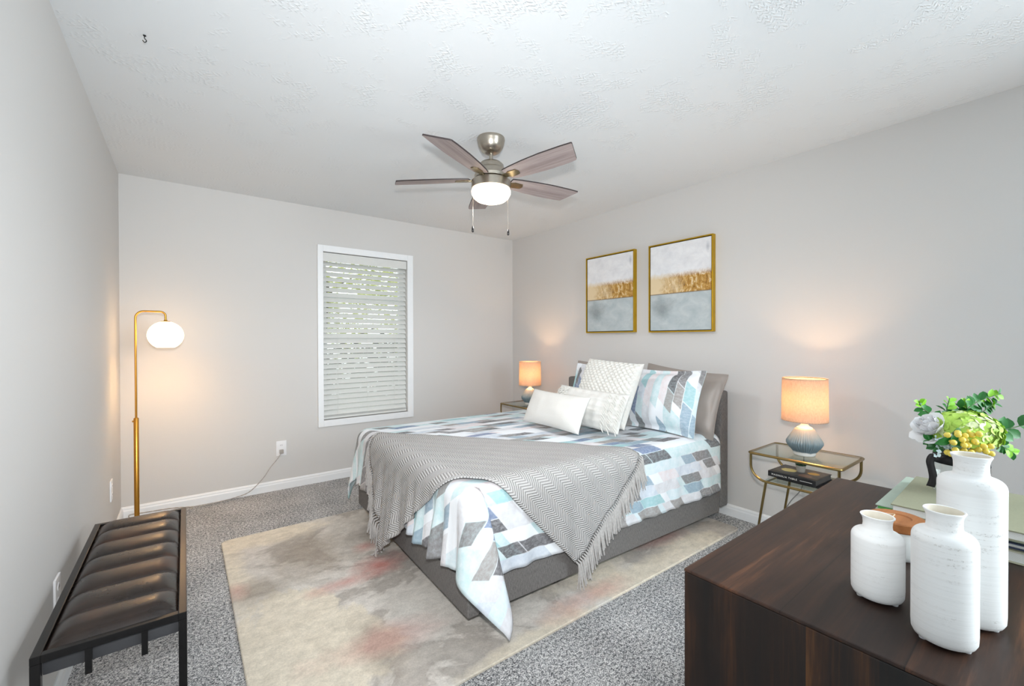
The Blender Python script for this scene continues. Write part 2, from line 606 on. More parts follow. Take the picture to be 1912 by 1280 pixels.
def foliage_mat():
    t = NT('sunlit_foliage')
    f = t.noise(t.coord(), 2.6, 4, 0.7)
    col = t.ramp(f, [(0.3, C(120, 138, 66)), (0.5, C(196, 204, 108)), (0.7, C(236, 238, 176))])
    nt = t.t
    di = nt.nodes.new('ShaderNodeBsdfDiffuse')
    tl = nt.nodes.new('ShaderNodeBsdfTranslucent')
    nt.links.new(col, di.inputs[0])
    nt.links.new(col, tl.inputs[0])
    mx = nt.nodes.new('ShaderNodeMixShader')
    mx.inputs[0].default_value = 0.5
    nt.links.new(di.outputs[0], mx.inputs[1])
    nt.links.new(tl.outputs[0], mx.inputs[2])
    nt.links.new(mx.outputs[0], nt.nodes['Material Output'].inputs[0])
    return t.m


M['foliage'] = foliage_mat()
M['shrub'] = plain('dark_shrub_leaf', C(48, 58, 36), 0.6, var=0.4, nscale=9)


def painting_mat():
    t = NT('abstract_canvas_print')
    uv = t.coord('UV')
    X = t.xyz(uv)
    u, v = X[0], X[1]
    n1 = t.noise(t.scale(uv, 1.0, 1.4, 1), 5, 6, 0.65, 0.3)
    n2 = t.noise(t.scale(uv, 1.0, 0.7, 1), 17, 6, 0.8, 0.8)
    n3 = t.noise(t.scale(uv, 0.8, 1.5, 1), 5, 6, 0.65, 0.4)
    white = t.ramp(n1, [(0.3, C(222, 222, 226)), (0.6, C(238, 238, 240))])
    gold = t.ramp(n2, [(0.33, C(112, 74, 26)), (0.45, C(176, 128, 52)), (0.55, C(204, 164, 94)), (0.60, C(238, 224, 194)), (0.68, C(196, 150, 74))])
    pale = C(226, 204, 166)
    gmix = t.mapr(t.mth('ADD', u, t.mth('MULTIPLY', t.mth('SUBTRACT', n1, 0.5), 0.9)), 0.16, 0.55)
    gold = t.mix(gmix, pale, gold)
    blue = t.ramp(n3, [(0.3, C(166, 178, 182)), (0.55, C(186, 194, 196)), (0.7, C(200, 206, 206))])
    # smoky smudge left of centre in the lower half
    dx = t.mth('MULTIPLY', t.mth('SUBTRACT', u, 0.24), 3.6)
    dy = t.mth('MULTIPLY', t.mth('SUBTRACT', v, 0.285), 6.0)
    d = t.mth('ADD', t.mth('SQRT', t.mth('ADD', t.mth('MULTIPLY', dx, dx), t.mth('MULTIPLY', dy, dy))), t.mth('MULTIPLY', t.mth('SUBTRACT', n1, 0.5), 1.6))
    blue = t.mix(t.mth('MULTIPLY', t.mapr(d, 0.8, 0.1), 0.6), blue, C(118, 124, 126))
    vt = t.mth('ADD', v, t.mth('MULTIPLY', t.mth('SUBTRACT', n2, 0.5), 0.09))
    top = t.mapr(vt, 0.60, 0.665)
    bot = t.mapr(t.mth('ADD', v, t.mth('MULTIPLY', t.mth('SUBTRACT', n1, 0.5), 0.02)), 0.428, 0.434)
    line = t.mth('MULTIPLY', t.mapr(v, 0.421, 0.427), t.mapr(v, 0.438, 0.431))
    col = t.mix(top, gold, white)
    col = t.mix(bot, blue, col)
    col = t.mix(t.mth('MULTIPLY', line, 0.75), col, C(112, 82, 44))
    # dark scuff high on the right
    ex = t.mth('MULTIPLY', t.mth('SUBTRACT', u, 0.925), 26.0)
    ey = t.mth('MULTIPLY', t.mth('SUBTRACT', v, 0.88), 11.0)
    e = t.mth('ADD', t.mth('SQRT', t.mth('ADD', t.mth('MULTIPLY', ex, ex), t.mth('MULTIPLY', ey, ey))), t.mth('MULTIPLY', n2, 1.2))
    col = t.mix(t.mth('MULTIPLY', t.mapr(e, 1.4, 0.5), 0.7), col, C(140, 146, 158))
    t.set(Base_Color=col, Roughness=0.6)
    t.bump(n2, 0.15, 0.003)
    return t.m


M['painting'] = painting_mat()

# ------------------------------------------------------------------ object helpers


def finish(name, bm, mats, parent=None, smooth=True, angle=40, loc=None):
    me = bpy.data.meshes.new(name)
    bm.normal_update()
    bm.to_mesh(me)
    bm.free()
    if not isinstance(mats, (list, tuple)):
        mats = [mats]
    for x in mats:
        me.materials.append(x)
    if smooth:
        me.polygons.foreach_set('use_smooth', [True] * len(me.polygons))
        try:
            me.set_sharp_from_angle(angle=R(angle))
        except Exception:
            pass
    o = bpy.data.objects.new(name, me)
    COL.objects.link(o)
    if parent is not None:
        o.parent = parent
    if loc is not None:
        o.location = loc
    return o


def thing(name, label, cat, loc=(0, 0, 0), rotz=0.0, group=None):
    o = bpy.data.objects.new(name, None)
    o.empty_display_size = 0.1
    COL.objects.link(o)
    o.location = loc
    o.rotation_euler = (0, 0, rotz)
    return tag(o, label, cat, group)


def tag(o, label, cat, group=None):
    o['label'] = label
    o['category'] = cat
    if group:
        o['group'] = group
    return o


def struct(o):
    o['kind'] = 'structure'
    return o


def BM():
    return bmesh.new()


def box(bm, lo, hi, bev=0.0, seg=2, mi=0, mat=None):
    r = bmesh.ops.create_cube(bm, size=1.0)
    vs = r['verts']
    c = [(a + b) / 2 for a, b in zip(lo, hi)]
    s = [abs(b - a) for a, b in zip(lo, hi)]
    for v in vs:
        v.co = Vector((v.co.x * s[0] + c[0], v.co.y * s[1] + c[1], v.co.z * s[2] + c[2]))
    fs = set(f for v in vs for f in v.link_faces)
    if bev:
        es = list(set(e for v in vs for e in v.link_edges))
        b = bmesh.ops.bevel(bm, geom=es, offset=bev, segments=seg, profile=0.7, affect='EDGES')
        fs = set(b['faces']) | set(f for v in b['verts'] for f in v.link_faces)
        vs = list(set(v for f in fs for v in f.verts))
    for f in fs:
        if f.is_valid:
            f.material_index = mi
    if mat is not None:
        for v in vs:
            v.co = mat @ v.co
    return vs


def tube(bm, pts, rad, seg=8, cap=True, closed=False, mi=0):
    pts = [Vector(p) for p in pts]
    n = len(pts)
    rads = rad if isinstance(rad, (list, tuple)) else [rad] * n
    rings = []
    prev = None
    for i, p in enumerate(pts):
        if closed:
            t = (pts[(i + 1) % n] - pts[i - 1]).normalized()
        elif i == 0:
            t = (pts[1] - pts[0]).normalized()
        elif i == n - 1:
            t = (pts[-1] - pts[-2]).normalized()
        else:
            t = ((pts[i + 1] - p).normalized() + (p - pts[i - 1]).normalized())
            t = t.normalized() if t.length > 1e-6 else (pts[i + 1] - p).normalized()
        if prev is None:
            a = Vector((0, 0, 1)) if abs(t.z) < 0.9 else Vector((1, 0, 0))
            nrm = t.cross(a).normalized()
        else:
            nrm = prev - t * prev.dot(t)
            nrm = nrm.normalized() if nrm.length > 1e-6 else t.orthogonal().normalized()
        prev = nrm
        bn = t.cross(nrm)
        rings.append([bm.verts.new(p + (nrm * math.cos(k * 2 * PI / seg) + bn * math.sin(k * 2 * PI / seg)) * rads[i]) for k in range(seg)])
    m_ = n if closed else n - 1
    for i in range(m_):
        a, b = rings[i], rings[(i + 1) % n]
        for k in range(seg):
            f = bm.faces.new((a[k], a[(k + 1) % seg], b[(k + 1) % seg], b[k]))
            f.material_index = mi
    if cap and not closed:
        bm.faces.new(list(reversed(rings[0]))).material_index = mi
        bm.faces.new(rings[-1]).material_index = mi


def lathe(bm, prof, seg=40, center=(0, 0, 0), mi=0, cap_bottom=False, cap_top=False, rfun=None):
    c = Vector(center)
    rings = []
    for (r, z) in prof:
        ring = []
        for k in range(seg):
            a = 2 * PI * k / seg
            rr = r * (rfun(a, z) if rfun else 1.0)
            ring.append(bm.verts.new(c + Vector((rr * math.cos(a), rr * math.sin(a), z))))
        rings.append(ring)
    for a, b in zip(rings, rings[1:]):
        for k in range(seg):
            f = bm.faces.new((a[k], a[(k + 1) % seg], b[(k + 1) % seg], b[k]))
            f.material_index = mi
    if cap_bottom:
        bm.faces.new(list(reversed(rings[0]))).material_index = mi
    if cap_top:
        bm.faces.new(rings[-1]).material_index = mi


def disc_prism(bm, poly, z0, z1, mi_side=0, mi_top=0):
    """extrude a 2D outline (list of (x,y), CCW) from z0 to z1"""
    a = [bm.verts.new((x, y, z0)) for x, y in poly]
    b = [bm.verts.new((x, y, z1)) for x, y in poly]
    n = len(poly)
    for k in range(n):
        bm.faces.new((a[k], a[(k + 1) % n], b[(k + 1) % n], b[k])).material_index = mi_side
    bm.faces.new(list(reversed(a))).material_index = mi_top
    bm.faces.new(b).material_index = mi_top


def arc_pts(c, r, a0, a1, n, ax=0, ay=1, fixed=0.0):
    out = []
    for i in range(n + 1):
        a = a0 + (a1 - a0) * i / n
        p = [fixed] * 3
        p[ax] = c[0] + r * math.cos(a)
        p[ay] = c[1] + r * math.sin(a)
        out.append(tuple(p))
    return out


def round_rect(x0, y0, x1, y1, r, n=6):
    pts = []
    for (cx, cy, a0) in ((x1 - r, y0 + r, -PI / 2), (x1 - r, y1 - r, 0), (x0 + r, y1 - r, PI / 2), (x0 + r, y0 + r, PI)):
        for i in range(n + 1):
            a = a0 + PI / 2 * i / n
            pts.append((cx + r * math.cos(a), cy + r * math.sin(a)))
    return pts


def copy_tree(o, parent=None):
    c = o.copy()
    COL.objects.link(c)
    if parent is not None:
        c.parent = parent
    for ch in list(o.children):
        copy_tree(ch, c)
    return c


def smooth_path(pts, n=8):
    P_ = [Vector(p) for p in pts]
    P_ = [P_[0] * 2 - P_[1]] + P_ + [P_[-1] * 2 - P_[-2]]
    out = []
    for i in range(1, len(P_) - 2):
        a, b, c, d = P_[i - 1:i + 3]
        for k in range(n):
            t = k / n
            out.append(0.5 * ((2 * b) + (c - a) * t + (2 * a - 5 * b + 4 * c - d) * t * t + (3 * b - a - 3 * c + d) * t ** 3))
    out.append(P_[-2])
    return out


# ------------------------------------------------------------------ room shell
XL, XR, YB, YN, H = -0.367, 3.112, 4.107, -1.9, 2.44
WX0, WX1, WZ0, WZ1 = 0.985, 1.782, 0.545, 2.055   # window opening
TW = 0.13
bm = BM(); box(bm, (XL - TW, YN - TW, -0.1), (XR + TW, YB + TW, 0)); struct(finish('floor', bm, M['carpet'], smooth=False))
bm = BM(); box(bm, (XL - TW, YN - TW, H), (XR + TW, YB + TW, H + 0.1)); struct(finish('ceiling', bm, M['ceiling'], smooth=False))
bm = BM(); box(bm, (XL - TW, YN - TW, 0), (XL, YB + TW, H)); struct(finish('wall_left', bm, M['wall'], smooth=False))
bm = BM(); box(bm, (XR, YN - TW, 0), (XR + TW, YB + TW, H)); struct(finish('wall_right', bm, M['wall'], smooth=False))
bm = BM(); box(bm, (XL, YN - TW, 0), (XR, YN, H)); struct(finish('wall_near', bm, M['wall'], smooth=False))
bm = BM()
box(bm, (XL, YB, 0), (WX0, YB + TW, H)); box(bm, (WX1, YB, 0), (XR, YB + TW, H))
box(bm, (WX0, YB, 0), (WX1, YB + TW, WZ0)); box(bm, (WX0, YB, WZ1), (WX1, YB + TW, H))
struct(finish('wall_back', bm, M['wall'], smooth=False))


def baseboard(name, p0, p1, nrm):
    """profiled board from p0 to p1, standing out along nrm"""
    bm = BM()
    prof = [(0, 0), (0.013, 0), (0.013, 0.052), (0.010, 0.062), (0.010, 0.070), (0.004, 0.082), (0, 0.082)]
    p0, p1, nrm = Vector(p0), Vector(p1), Vector(nrm)
    A = [bm.verts.new(p0 + nrm * d + Vector((0, 0, z))) for d, z in prof]
    B = [bm.verts.new(p1 + nrm * d + Vector((0, 0, z))) for d, z in prof]
    for k in range(len(prof) - 1):
        bm.faces.new((A[k], B[k], B[k + 1], A[k + 1]))
    bm.faces.new(A); bm.faces.new(list(reversed(B)))
    bmesh.ops.recalc_face_normals(bm, faces=bm.faces)
    return struct(finish(name, bm, M['white_trim'], smooth=False))


baseboard('baseboard_back', (XL, YB, 0), (XR, YB, 0), (0, -1, 0))
baseboard('baseboard_left', (XL, YN, 0), (XL, YB - 0.013, 0), (1, 0, 0))
baseboard('baseboard_right', (XR, YN, 0), (XR, YB - 0.013, 0), (-1, 0, 0))

# window: casing, reveal, sash frames, panes
bm = BM()
cw, ct = 0.046, 0.018
box(bm, (WX0 - cw, YB - ct, WZ0 - 0.056), (WX0, YB, WZ1 + cw + .01), 0.003)
box(bm, (WX1, YB - ct, WZ0 - 0.056), (WX1 + cw + .012, YB, WZ1 + cw + .01), 0.003)
box(bm, (WX0, YB - ct, WZ1), (WX1, YB, WZ1 + cw + .01), 0.003)
box(bm, (WX0, YB - ct, WZ0 - 0.056), (WX1, YB, WZ0), 0.003)
win = struct(finish('window_1', bm, M['white_trim'], smooth=False))
bm = BM()
ys = YB + 0.085
for a, b in (((WX0, ys, WZ0), (WX0 + 0.05, ys + 0.04, WZ1)), ((WX1 - 0.05, ys, WZ0), (WX1, ys + 0.04, WZ1)),
             ((WX0, ys, WZ0), (WX1, ys + 0.04, WZ0 + 0.06)), ((WX0, ys, WZ1 - 0.05), (WX1, ys + 0.04, WZ1)),
             ((WX0, ys - 0.005, 1.27), (WX1, ys + 0.04, 1.312))):
    box(bm, a, b, 0.003)
box(bm, (WX0 + .05, ys + .01, 1.655), (WX1 - .05, ys + 0.035, 1.678), 0.003)
finish('window_frame', bm, M['white_trim'], win, smooth=False)
bm = BM(); box(bm, (WX0 + 0.05, ys + 0.018, 1.312), (WX1 - 0.05, ys + 0.022, WZ1 - 0.05)); finish('pane', bm, M['glass'], win, smooth=False)
bm = BM(); box(bm, (WX0 + 0.05, ys + 0.018, WZ0 + 0.06), (WX1 - 0.05, ys + 0.022, 1.27)); finish('pane', bm, M['glass'], win, smooth=False)

# ------------------------------------------------------------------ outside the window
bm = BM(); box(bm, (-8, YB + TW + .4, -1.2), (12, 16, -0.9)); lawn = struct(finish('ground', bm, M['lawn'], smooth=False))


def tree(name, label, x, y, zc, rad, n, seed, trunk_r=0.09, cat='tree', lm=None):
    r = random.Random(seed)
    t = thing(name, label, cat, (x, y, -0.9), 0, 'trees outside the window')
    bm = BM()
    tube(bm, smooth_path([(0, 0, 0), (0.05, 0.02, 0.9), (-0.03, 0.05, 1.8), (0.02, 0, zc + 0.9)], 6),
         [trunk_r * (1 - 0.6 * i / 18) for i in range(19)], 8)
    for k in range(7):
        a = r.uniform(0, 2 * PI); z = r.uniform(0.8, zc + 0.9)
        tube(bm, smooth_path([(0, 0, z), (0.3 * math.cos(a), 0.3 * math.sin(a), z + 0.25), (0.8 * rad * math.cos(a), 0.8 * rad * math.sin(a), z + 0.55)], 5),
             [0.035 * (1 - 0.8 * i / 10) for i in range(11)], 6)
    finish('trunk', bm, M['bark'], t)
    bm = BM()
    for k in range(n):
        d = Vector((r.gauss(0, 1), r.gauss(0, 1), r.gauss(0, 1))).normalized() * rad * r.uniform(0.25, 1.0) ** 0.6
        d.z *= 1.25
        c = Vector((0, 0, zc + 0.9)) + d
        e = Matrix.Rotation(r.uniform(0, 6.3), 3, 'Z') @ Matrix.Rotation(r.uniform(-1.2, 1.2), 3, 'X')
        s = r.uniform(0.03, 0.075)
        pts = [(-s, 0, 0), (-s * .2, -s * .42, .01), (s, 0, -0.012), (-s * .2, s * .42, .01)]
        vs = [bm.verts.new(c + e @ Vector(p)) for p in pts]
        bm.faces.new((vs[0], vs[1], vs[2])); bm.faces.new((vs[0], vs[2], vs[3]))
    finish('foliage', bm, lm or M['foliage'], t, smooth=False)
    return t


tree('garden_tree', 'leafy yellow-green tree close outside, filling the upper left of the window', 1.9, 7.7, 2.3, 1.35, 4200, 1)
tree('garden_tree', 'leafy tree farther outside, behind the right half of the window blind', 5.2, 10.6, 2.5, 1.7, 3800, 2)
tree('garden_shrub', 'dark green shrub close outside, behind the lower half of the blind', 2.0, 5.35, 0.30, 0.88, 4200, 3, 0.05, 'shrub', M['shrub'])

# ------------------------------------------------------------------ blind
blind = thing('window_blind', 'white horizontal slat blind, lowered, inside the window casing', 'blind', (0, 0, 0))
yb = YB + 0.036
bm = BM(); box(bm, (WX0 + 0.004, YB + 0.004, 1.972), (WX1 - 0.004, YB + 0.016, 2.05), 0.003); finish('valance', bm, M['slat'], blind, smooth=False)
bm = BM(); box(bm, (WX0 + 0.008, YB + 0.018, 2.01), (WX1 - 0.008, YB + 0.062, 2.052), 0.002); finish('headrail', bm, M['slat'], blind, smooth=False)
bm = BM()
nsl, zt, zb_ = 30, 1.955, 0.605
tilt = R(54)
for i in range(nsl):
    z = zt + (zb_ - zt) * i / (nsl - 1)
    pr = []
    for k in range(5):
        u = (k / 4 - 0.5) * 0.05
        pr.append((u, 0.0022 * (1 - (2 * k / 4 - 1) ** 2)))
    up_ = [(yb + u * math.cos(tilt) - d * math.sin(tilt), z + u * math.sin(tilt) + d * math.cos(tilt)) for u, d in pr]
    dn = [(y + 0.0018 * math.sin(tilt), zz - 0.0022 * math.cos(tilt)) for y, zz in up_]
    loop = up_ + dn[::-1]
    A = [bm.verts.new((WX0 + 0.006, y, zz)) for y, zz in loop]
    B = [bm.verts.new((WX1 - 0.006, y, zz)) for y, zz in loop]
    n = len(loop)
    for k in range(n):
        bm.faces.new((A[k], A[(k + 1) % n], B[(k + 1) % n], B[k]))
    bm.faces.new(list(reversed(A))); bm.faces.new(B)
bmesh.ops.recalc_face_normals(bm, faces=bm.faces)
finish('slat_panel', bm, M['slat'], blind, smooth=False)
bm = BM()
for k in range(3):   # gathered slats above the bottom rail
    box(bm, (WX0 + 0.006, yb - 0.024, 0.572 + k * 0.006), (WX1 - 0.006, yb + 0.024, 0.5755 + k * 0.006))
box(bm, (WX0 + 0.006, yb - 0.025, 0.551), (WX1 - 0.006, yb + 0.025, 0.570), 0.003)
finish('bottom_rail', bm, M['slat'], blind, smooth=False)
for x in (WX0 + 0.13, (WX0 + WX1) / 2, WX1 - 0.13):
    bm = BM()
    for dy in (-0.026, 0.026):
        tube(bm, [(x, yb + dy, 2.01), (x, yb + dy, 0.57)], 0.0011, 5)
    finish('ladder_cord', bm, M['slat'], blind)


# ------------------------------------------------------------------ wall plates
def outlet(label, loc, rotz, gangs=1, kind='outlet', plug=False, w_=0.078, h_=0.125):
    t = thing('wall_outlet', label, 'outlet', loc, rotz)
    bm = BM(); box(bm, (-w_ / 2, -0.007, -h_ / 2), (w_ / 2, 0, h_ / 2), 0.003); finish('cover_plate', bm, M['white_plastic'], t)
    for dz in (-0.026, 0.026):
        bm = BM()
        poly = [(0.0165 * math.cos(a) * 1.0, 0.0145 * math.sin(a)) for a in [2 * PI * k / 20 for k in range(20)]]
        for x0, x1 in ((-0.007, -0.005), (0.005, 0.007)):
            box(bm, (x0, -0.0095, dz - 0.004), (x1, -0.0088, dz + 0.005), mi=1)
        a = [bm.verts.new((x, -0.007, dz + z)) for x, z in poly]
        b = [bm.verts.new((x, -0.009, dz + z)) for x, z in poly]
        for k in range(20):
            bm.faces.new((a[k], b[k], b[(k + 1) % 20], a[(k + 1) % 20]))
        bm.faces.new(b)
        bmesh.ops.recalc_face_normals(bm, faces=bm.faces)
        finish('receptacle', bm, [M['white_plastic'], M['slot']], t)
    return t


outlet('white outlet plate under the window wall with a lamp plug in it', (0.646, YB, 0.349), 0)
outlet('white outlet plate low on the left wall beside the bench', (XL, 2.175, 0.372), R(90))
outlet('white outlet plate low on the left wall, near the corner behind the floor lamp', (XL, 3.58, 0.35), R(90))

# small hook in the ceiling
bm = BM()
tube(bm, smooth_path([(0, 0, 0), (0, 0, -0.012), (0.006, 0, -0.02), (0, 0, -0.028), (-0.006, 0, -0.022)], 5), 0.0016, 6)
lathe(bm, [(0.0055, -0.002), (0.0045, -0.004), (0.001, -0.006)], 12)
o = finish('ceiling_hook', bm, M['dark_metal'], loc=(-0.117, 2.192, H))
tag(o, 'tiny metal hook screwed into the white ceiling, upper left', 'hook')

# ------------------------------------------------------------------ rug
bm = BM()
poly = round_rect(0.172, 1.373, 2.93, 3.24, 0.035, 6)
a = [bm.verts.new((x, y, 0.001)) for x, y in poly]
b = [bm.verts.new((x, y, 0.008)) for x, y in poly]
ip = round_rect(0.176, 1.377, 2.926, 3.236, 0.033, 6)
c = [bm.verts.new((x, y, 0.011)) for x, y in ip]
n = len(poly)
for k in range(n):
    bm.faces.new((a[k], a[(k + 1) % n], b[(k + 1) % n], b[k]))
    bm.faces.new((b[k], b[(k + 1) % n], c[(k + 1) % n], c[k]))
bm.faces.new(c); bm.faces.new(list(reversed(a)))
tag(finish('area_rug', bm, M['rug'], smooth=False), 'cream and taupe watercolour area rug with pink stains, under the bed', 'rug')

# ------------------------------------------------------------------ bed
BROT = R(-1.8)
BLOC = Vector((0.952, 1.575, 0.0))
BL, BW = 2.085, 1.615
bed = thing('bed', 'low platform bed upholstered in charcoal grey linen with a padded headboard', 'bed', BLOC, BROT)


def rail(name, lo, hi):
    bm = BM(); box(bm, lo, hi, 0.012, 3); finish(name, bm, M['bed_linen'], bed)


rail('foot_rail', (0, 0, 0.072), (0.06, BW, 0.215))
rail('side_rail', (0.0605, 0.0, 0.072), (BL - 0.1, 0.06, 0.215))
rail('side_rail', (0.0605, BW - 0.06, 0.072), (BL - 0.1, BW, 0.215))
bm = BM(); box(bm, (BL - 0.1, -0.008, 0.10), (BL, BW - 0.085, 0.905), 0.028, 4); finish('headboard', bm, M['bed_linen'], bed)
bm = BM(); box(bm, (0.062, 0.062, 0.16), (BL - 0.1, BW - 0.062, 0.20)); finish('slat_base', bm, M['dark_metal'], bed, smooth=False)
bm = BM(); box(bm, (0.075, 0.075, 0.20), (BL - 0.105, BW - 0.075, 0.585), 0.05, 4); finish('mattress', bm, M['cream_cloth'], bed)
for x in (0.12, BL - 0.2):
    for y in (0.12, BW - 0.12):
        bm = BM(); box(bm, (x - 0.03, y - 0.03, 0.0105), (x + 0.03, y + 0.03, 0.17), 0.004); finish('leg', bm, M['dark_metal'], bed)

# cloth that lies on the mattress and hangs over its foot and sides
XE, YE, RR, ZTOP = 0.055, 0.055, 0.075, 0.622
WC = BW - 0.11


def fold(e, k=1.0):
    return (0.010 * math.sin(e * 2 * PI / 0.155 + 0.6) + 0.008 * math.sin(e * 2 * PI / 0.093 + 1.9) + 0.006 * math.sin(e * 2 * PI / 0.31)) * k


def drape(a, b, lift=0.0):
    oa = max(0.0, -a)
    ob = max(0.0, -b)
    of = max(0.0, b - WC)
    bx = XE + max(a, 0.0)
    by = YE + min(max(b, 0.0), WC)
    side = -1.0 if ob > 0 else 1.0
    os_ = ob if ob > 0 else of
    nz = noise.noise(Vector((a * 3.1, b * 3.1, 0.3))) * 0.007 + noise.noise(Vector((a * 7, b * 7, 5.3))) * 0.003
    if oa == 0 and os_ == 0:
        edge = min(a, b, WC - b)
        return Vector((bx, by, ZTOP + nz * min(1, max(0, edge) / 0.12) + lift)), Vector((0, 0, 1))
    r = math.hypot(oa, os_)
    th = math.atan2(os_, oa)
    if oa > 0 and os_ > 0:
        f_ = th / (PI / 2)
        if side < 0:      # near corner: the excess folds round onto the near side as a broad pointed flap
            tip = R(90)
            tt = tip * (f_ / 0.5) if f_ < 0.5 else tip - (tip - PI / 2) * (f_ - 0.5) / 0.5 + R(17) * math.sin(PI * (f_ - 0.5) / 0.5)
        else:
            tt = f_ ** 0.9 * (PI / 2)
    else:
        tt = th
    d = Vector((-math.cos(tt), side * math.sin(tt), 0))
    if oa > 0 and os_ > 0:
        g = max(0.0, r - 0.10)
        cw_ = math.sin(2 * th)
        if side < 0:
            fl = g * (0.36 * max(0, cw_) ** 1.3 + 0.05 * math.sin(8 * th) * cw_) + 0.012 * cw_ * min(1, r / 0.12)
        else:
            fl = g * (0.26 * cw_ ** 2 + 0.06 * math.sin(6 * th) * cw_)
    elif oa > 0:
        e = b
        k = min(1, max(0, e) / 0.10) * min(1, max(0, WC - e) / 0.10)
        g = max(0.0, r - 0.09) / 0.3
        near = max(0.0, 1.0 - e / 0.55)
        fl = g * (fold(e) * k * (1.0 + 2.4 * near) + 0.03 * k)
    else:
        e = a
        k = min(1, e / 0.10)
        g = max(0.0, r - 0.09) / 0.3
        fl = g * (fold(e * 0.8, 0.45) * k + (0.012 if side < 0 else 0.05) * k)
    if r < RR * PI / 2:
        h = RR * math.sin(r / RR)
        dz = RR * (1 - math.cos(r / RR))
        nrm = d * math.sin(r / RR) + Vector((0, 0, math.cos(r / RR)))
    else:
        h = RR
        dz = RR + (r - RR * PI / 2)
        nrm = d
    h += fl
    z = ZTOP - dz + nrm.z * lift
    p = Vector((bx, by, 0)) + d * (h + lift * math.hypot(nrm.x, nrm.y))
    zmin = 0.016
    if z < zmin:
        p += d * (zmin - z) * 0.6
        z = zmin
    p.z = z
    return p, nrm


def cloth_grid(name, fa, ns, nt, mat, lift, uvf, thick, off, parent=None):
    bm = BM()
    uvl = bm.loops.layers.uv.new('UVMap')
    g = []
    for i in range(ns + 1):
        row = []
        for j in range(nt + 1):
            a_, b_ = fa(i / ns, j / nt)
            p, _ = drape(a_, b_, lift)
            v = bm.verts.new(p)
            row.append((v, uvf(i / ns, j / nt, a_, b_)))
        g.append(row)
    for i in range(ns):
        for j in range(nt):
            q = (g[i][j], g[i + 1][j], g[i + 1][j + 1], g[i][j + 1])
            f = bm.faces.new([x[0] for x in q])
            for lp, x in zip(f.loops, q):
                lp[uvl].uv = x[1]
    bmesh.ops.recalc_face_normals(bm, faces=bm.faces)
    # make sure faces point up/out
    if sum(f.normal.z for f in bm.faces) < 0:
        bmesh.ops.reverse_faces(bm, faces=bm.faces)
    o = finish(name, bm, mat, parent, angle=180)
    if thick:
        md = o.modifiers.new('thickness', 'SOLIDIFY')
        md.thickness = thick
        md.offset = off
    return o


A0, A1, B0, B1 = -0.40, 1.90, -0.43, WC + 0.40
duv = cloth_grid('duvet', lambda s, t: (A0 + (A1 - A0) * s, B0 + (B1 - B0) * t), 130, 132, M['patch'], 0.0,
                 lambda s, t, a_, b_: (a_, b_), 0.010, -1)
duv.location = BLOC
duv.rotation_euler = (0, 0, BROT)
tag(duv, 'white duvet printed with aqua, grey and slate brush patches, draped over the bed', 'duvet')

# throw: a rectangle laid diagonally across the foot corner
TL, TR_, BR, BL_ = Vector((0.00, 1.22)), Vector((1.05, -0.06)), Vector((0.52, -0.50)), Vector((-0.61, 0.80))
THL = (TR_ - TL).length
THW = (BL_ - TL).length


def th_ab(s, t):
    p = (TL * (1 - s) + TR_ * s) * (1 - t) + (BL_ * (1 - s) + BR * s) * t
    # the lower edge sags in an arch over the exposed corner
    sag = -math.sin(PI * s) * 0.03
    dirn = ((BL_ + BR) / 2 - (TL + TR_) / 2).normalized()
    p = p - dirn * sag * t * 0.9
    return p.x, p.y


throw = cloth_grid('throw_blanket', th_ab, 130, 56, M['throw'], 0.016, lambda s, t, a_, b_: (s * THL, t * THW), 0.007, 1)
throw.location = BLOC
throw.rotation_euler = (0, 0, BROT)
tag(throw, 'light grey chevron knit throw with fringed ends across the foot of the bed', 'throw')
for end in (0.0, 1.0):
    bm = BM()
    r = random.Random(11 + int(end))
    N = 52
    for k in range(N):
        t = (k + 0.5) / N
        a_, b_ = th_ab(end, t)
        p, nrm = drape(a_, b_, 0.021)
        s2 = end + (0.012 if end else -0.012)
        q, n2_ = drape(*th_ab(s2, t), 0.023)
        outd = Vector((nrm.x, nrm.y, 0))
        outd = outd.normalized() if outd.length > 0.2 else Vector((-0.7, -0.7, 0))
        L_ = r.uniform(0.085, 0.115)
        for strand in range(3):
            j = Vector((r.uniform(-1, 1), r.uniform(-1, 1), 0)) * 0.007
            e1 = q + outd * 0.006 + Vector((0, 0, -0.025)) + j * 0.5
            e2 = e1 + Vector((0, 0, -L_ * 0.5)) + j
            e3 = e2 + Vector((0, 0, -L_ * 0.42)) + j * 1.2
            if end == 0.0:   # tassels of the far end sweep along the foot side
                e2 += Vector((0, 0.006, 0)); e3 += Vector((0, 0.010, 0))
            else:
                e2 += Vector((0.006, 0, 0)); e3 += Vector((0.010, 0, 0))
            for e in (e1, e2, e3):
                e.z = max(e.z, 0.02)
            tube(bm, [p, q, e1, e2, e3], [0.004, 0.0055, 0.0044, 0.0042, 0.003], 5)
    finish('fringe', bm, M['fringe'], throw)


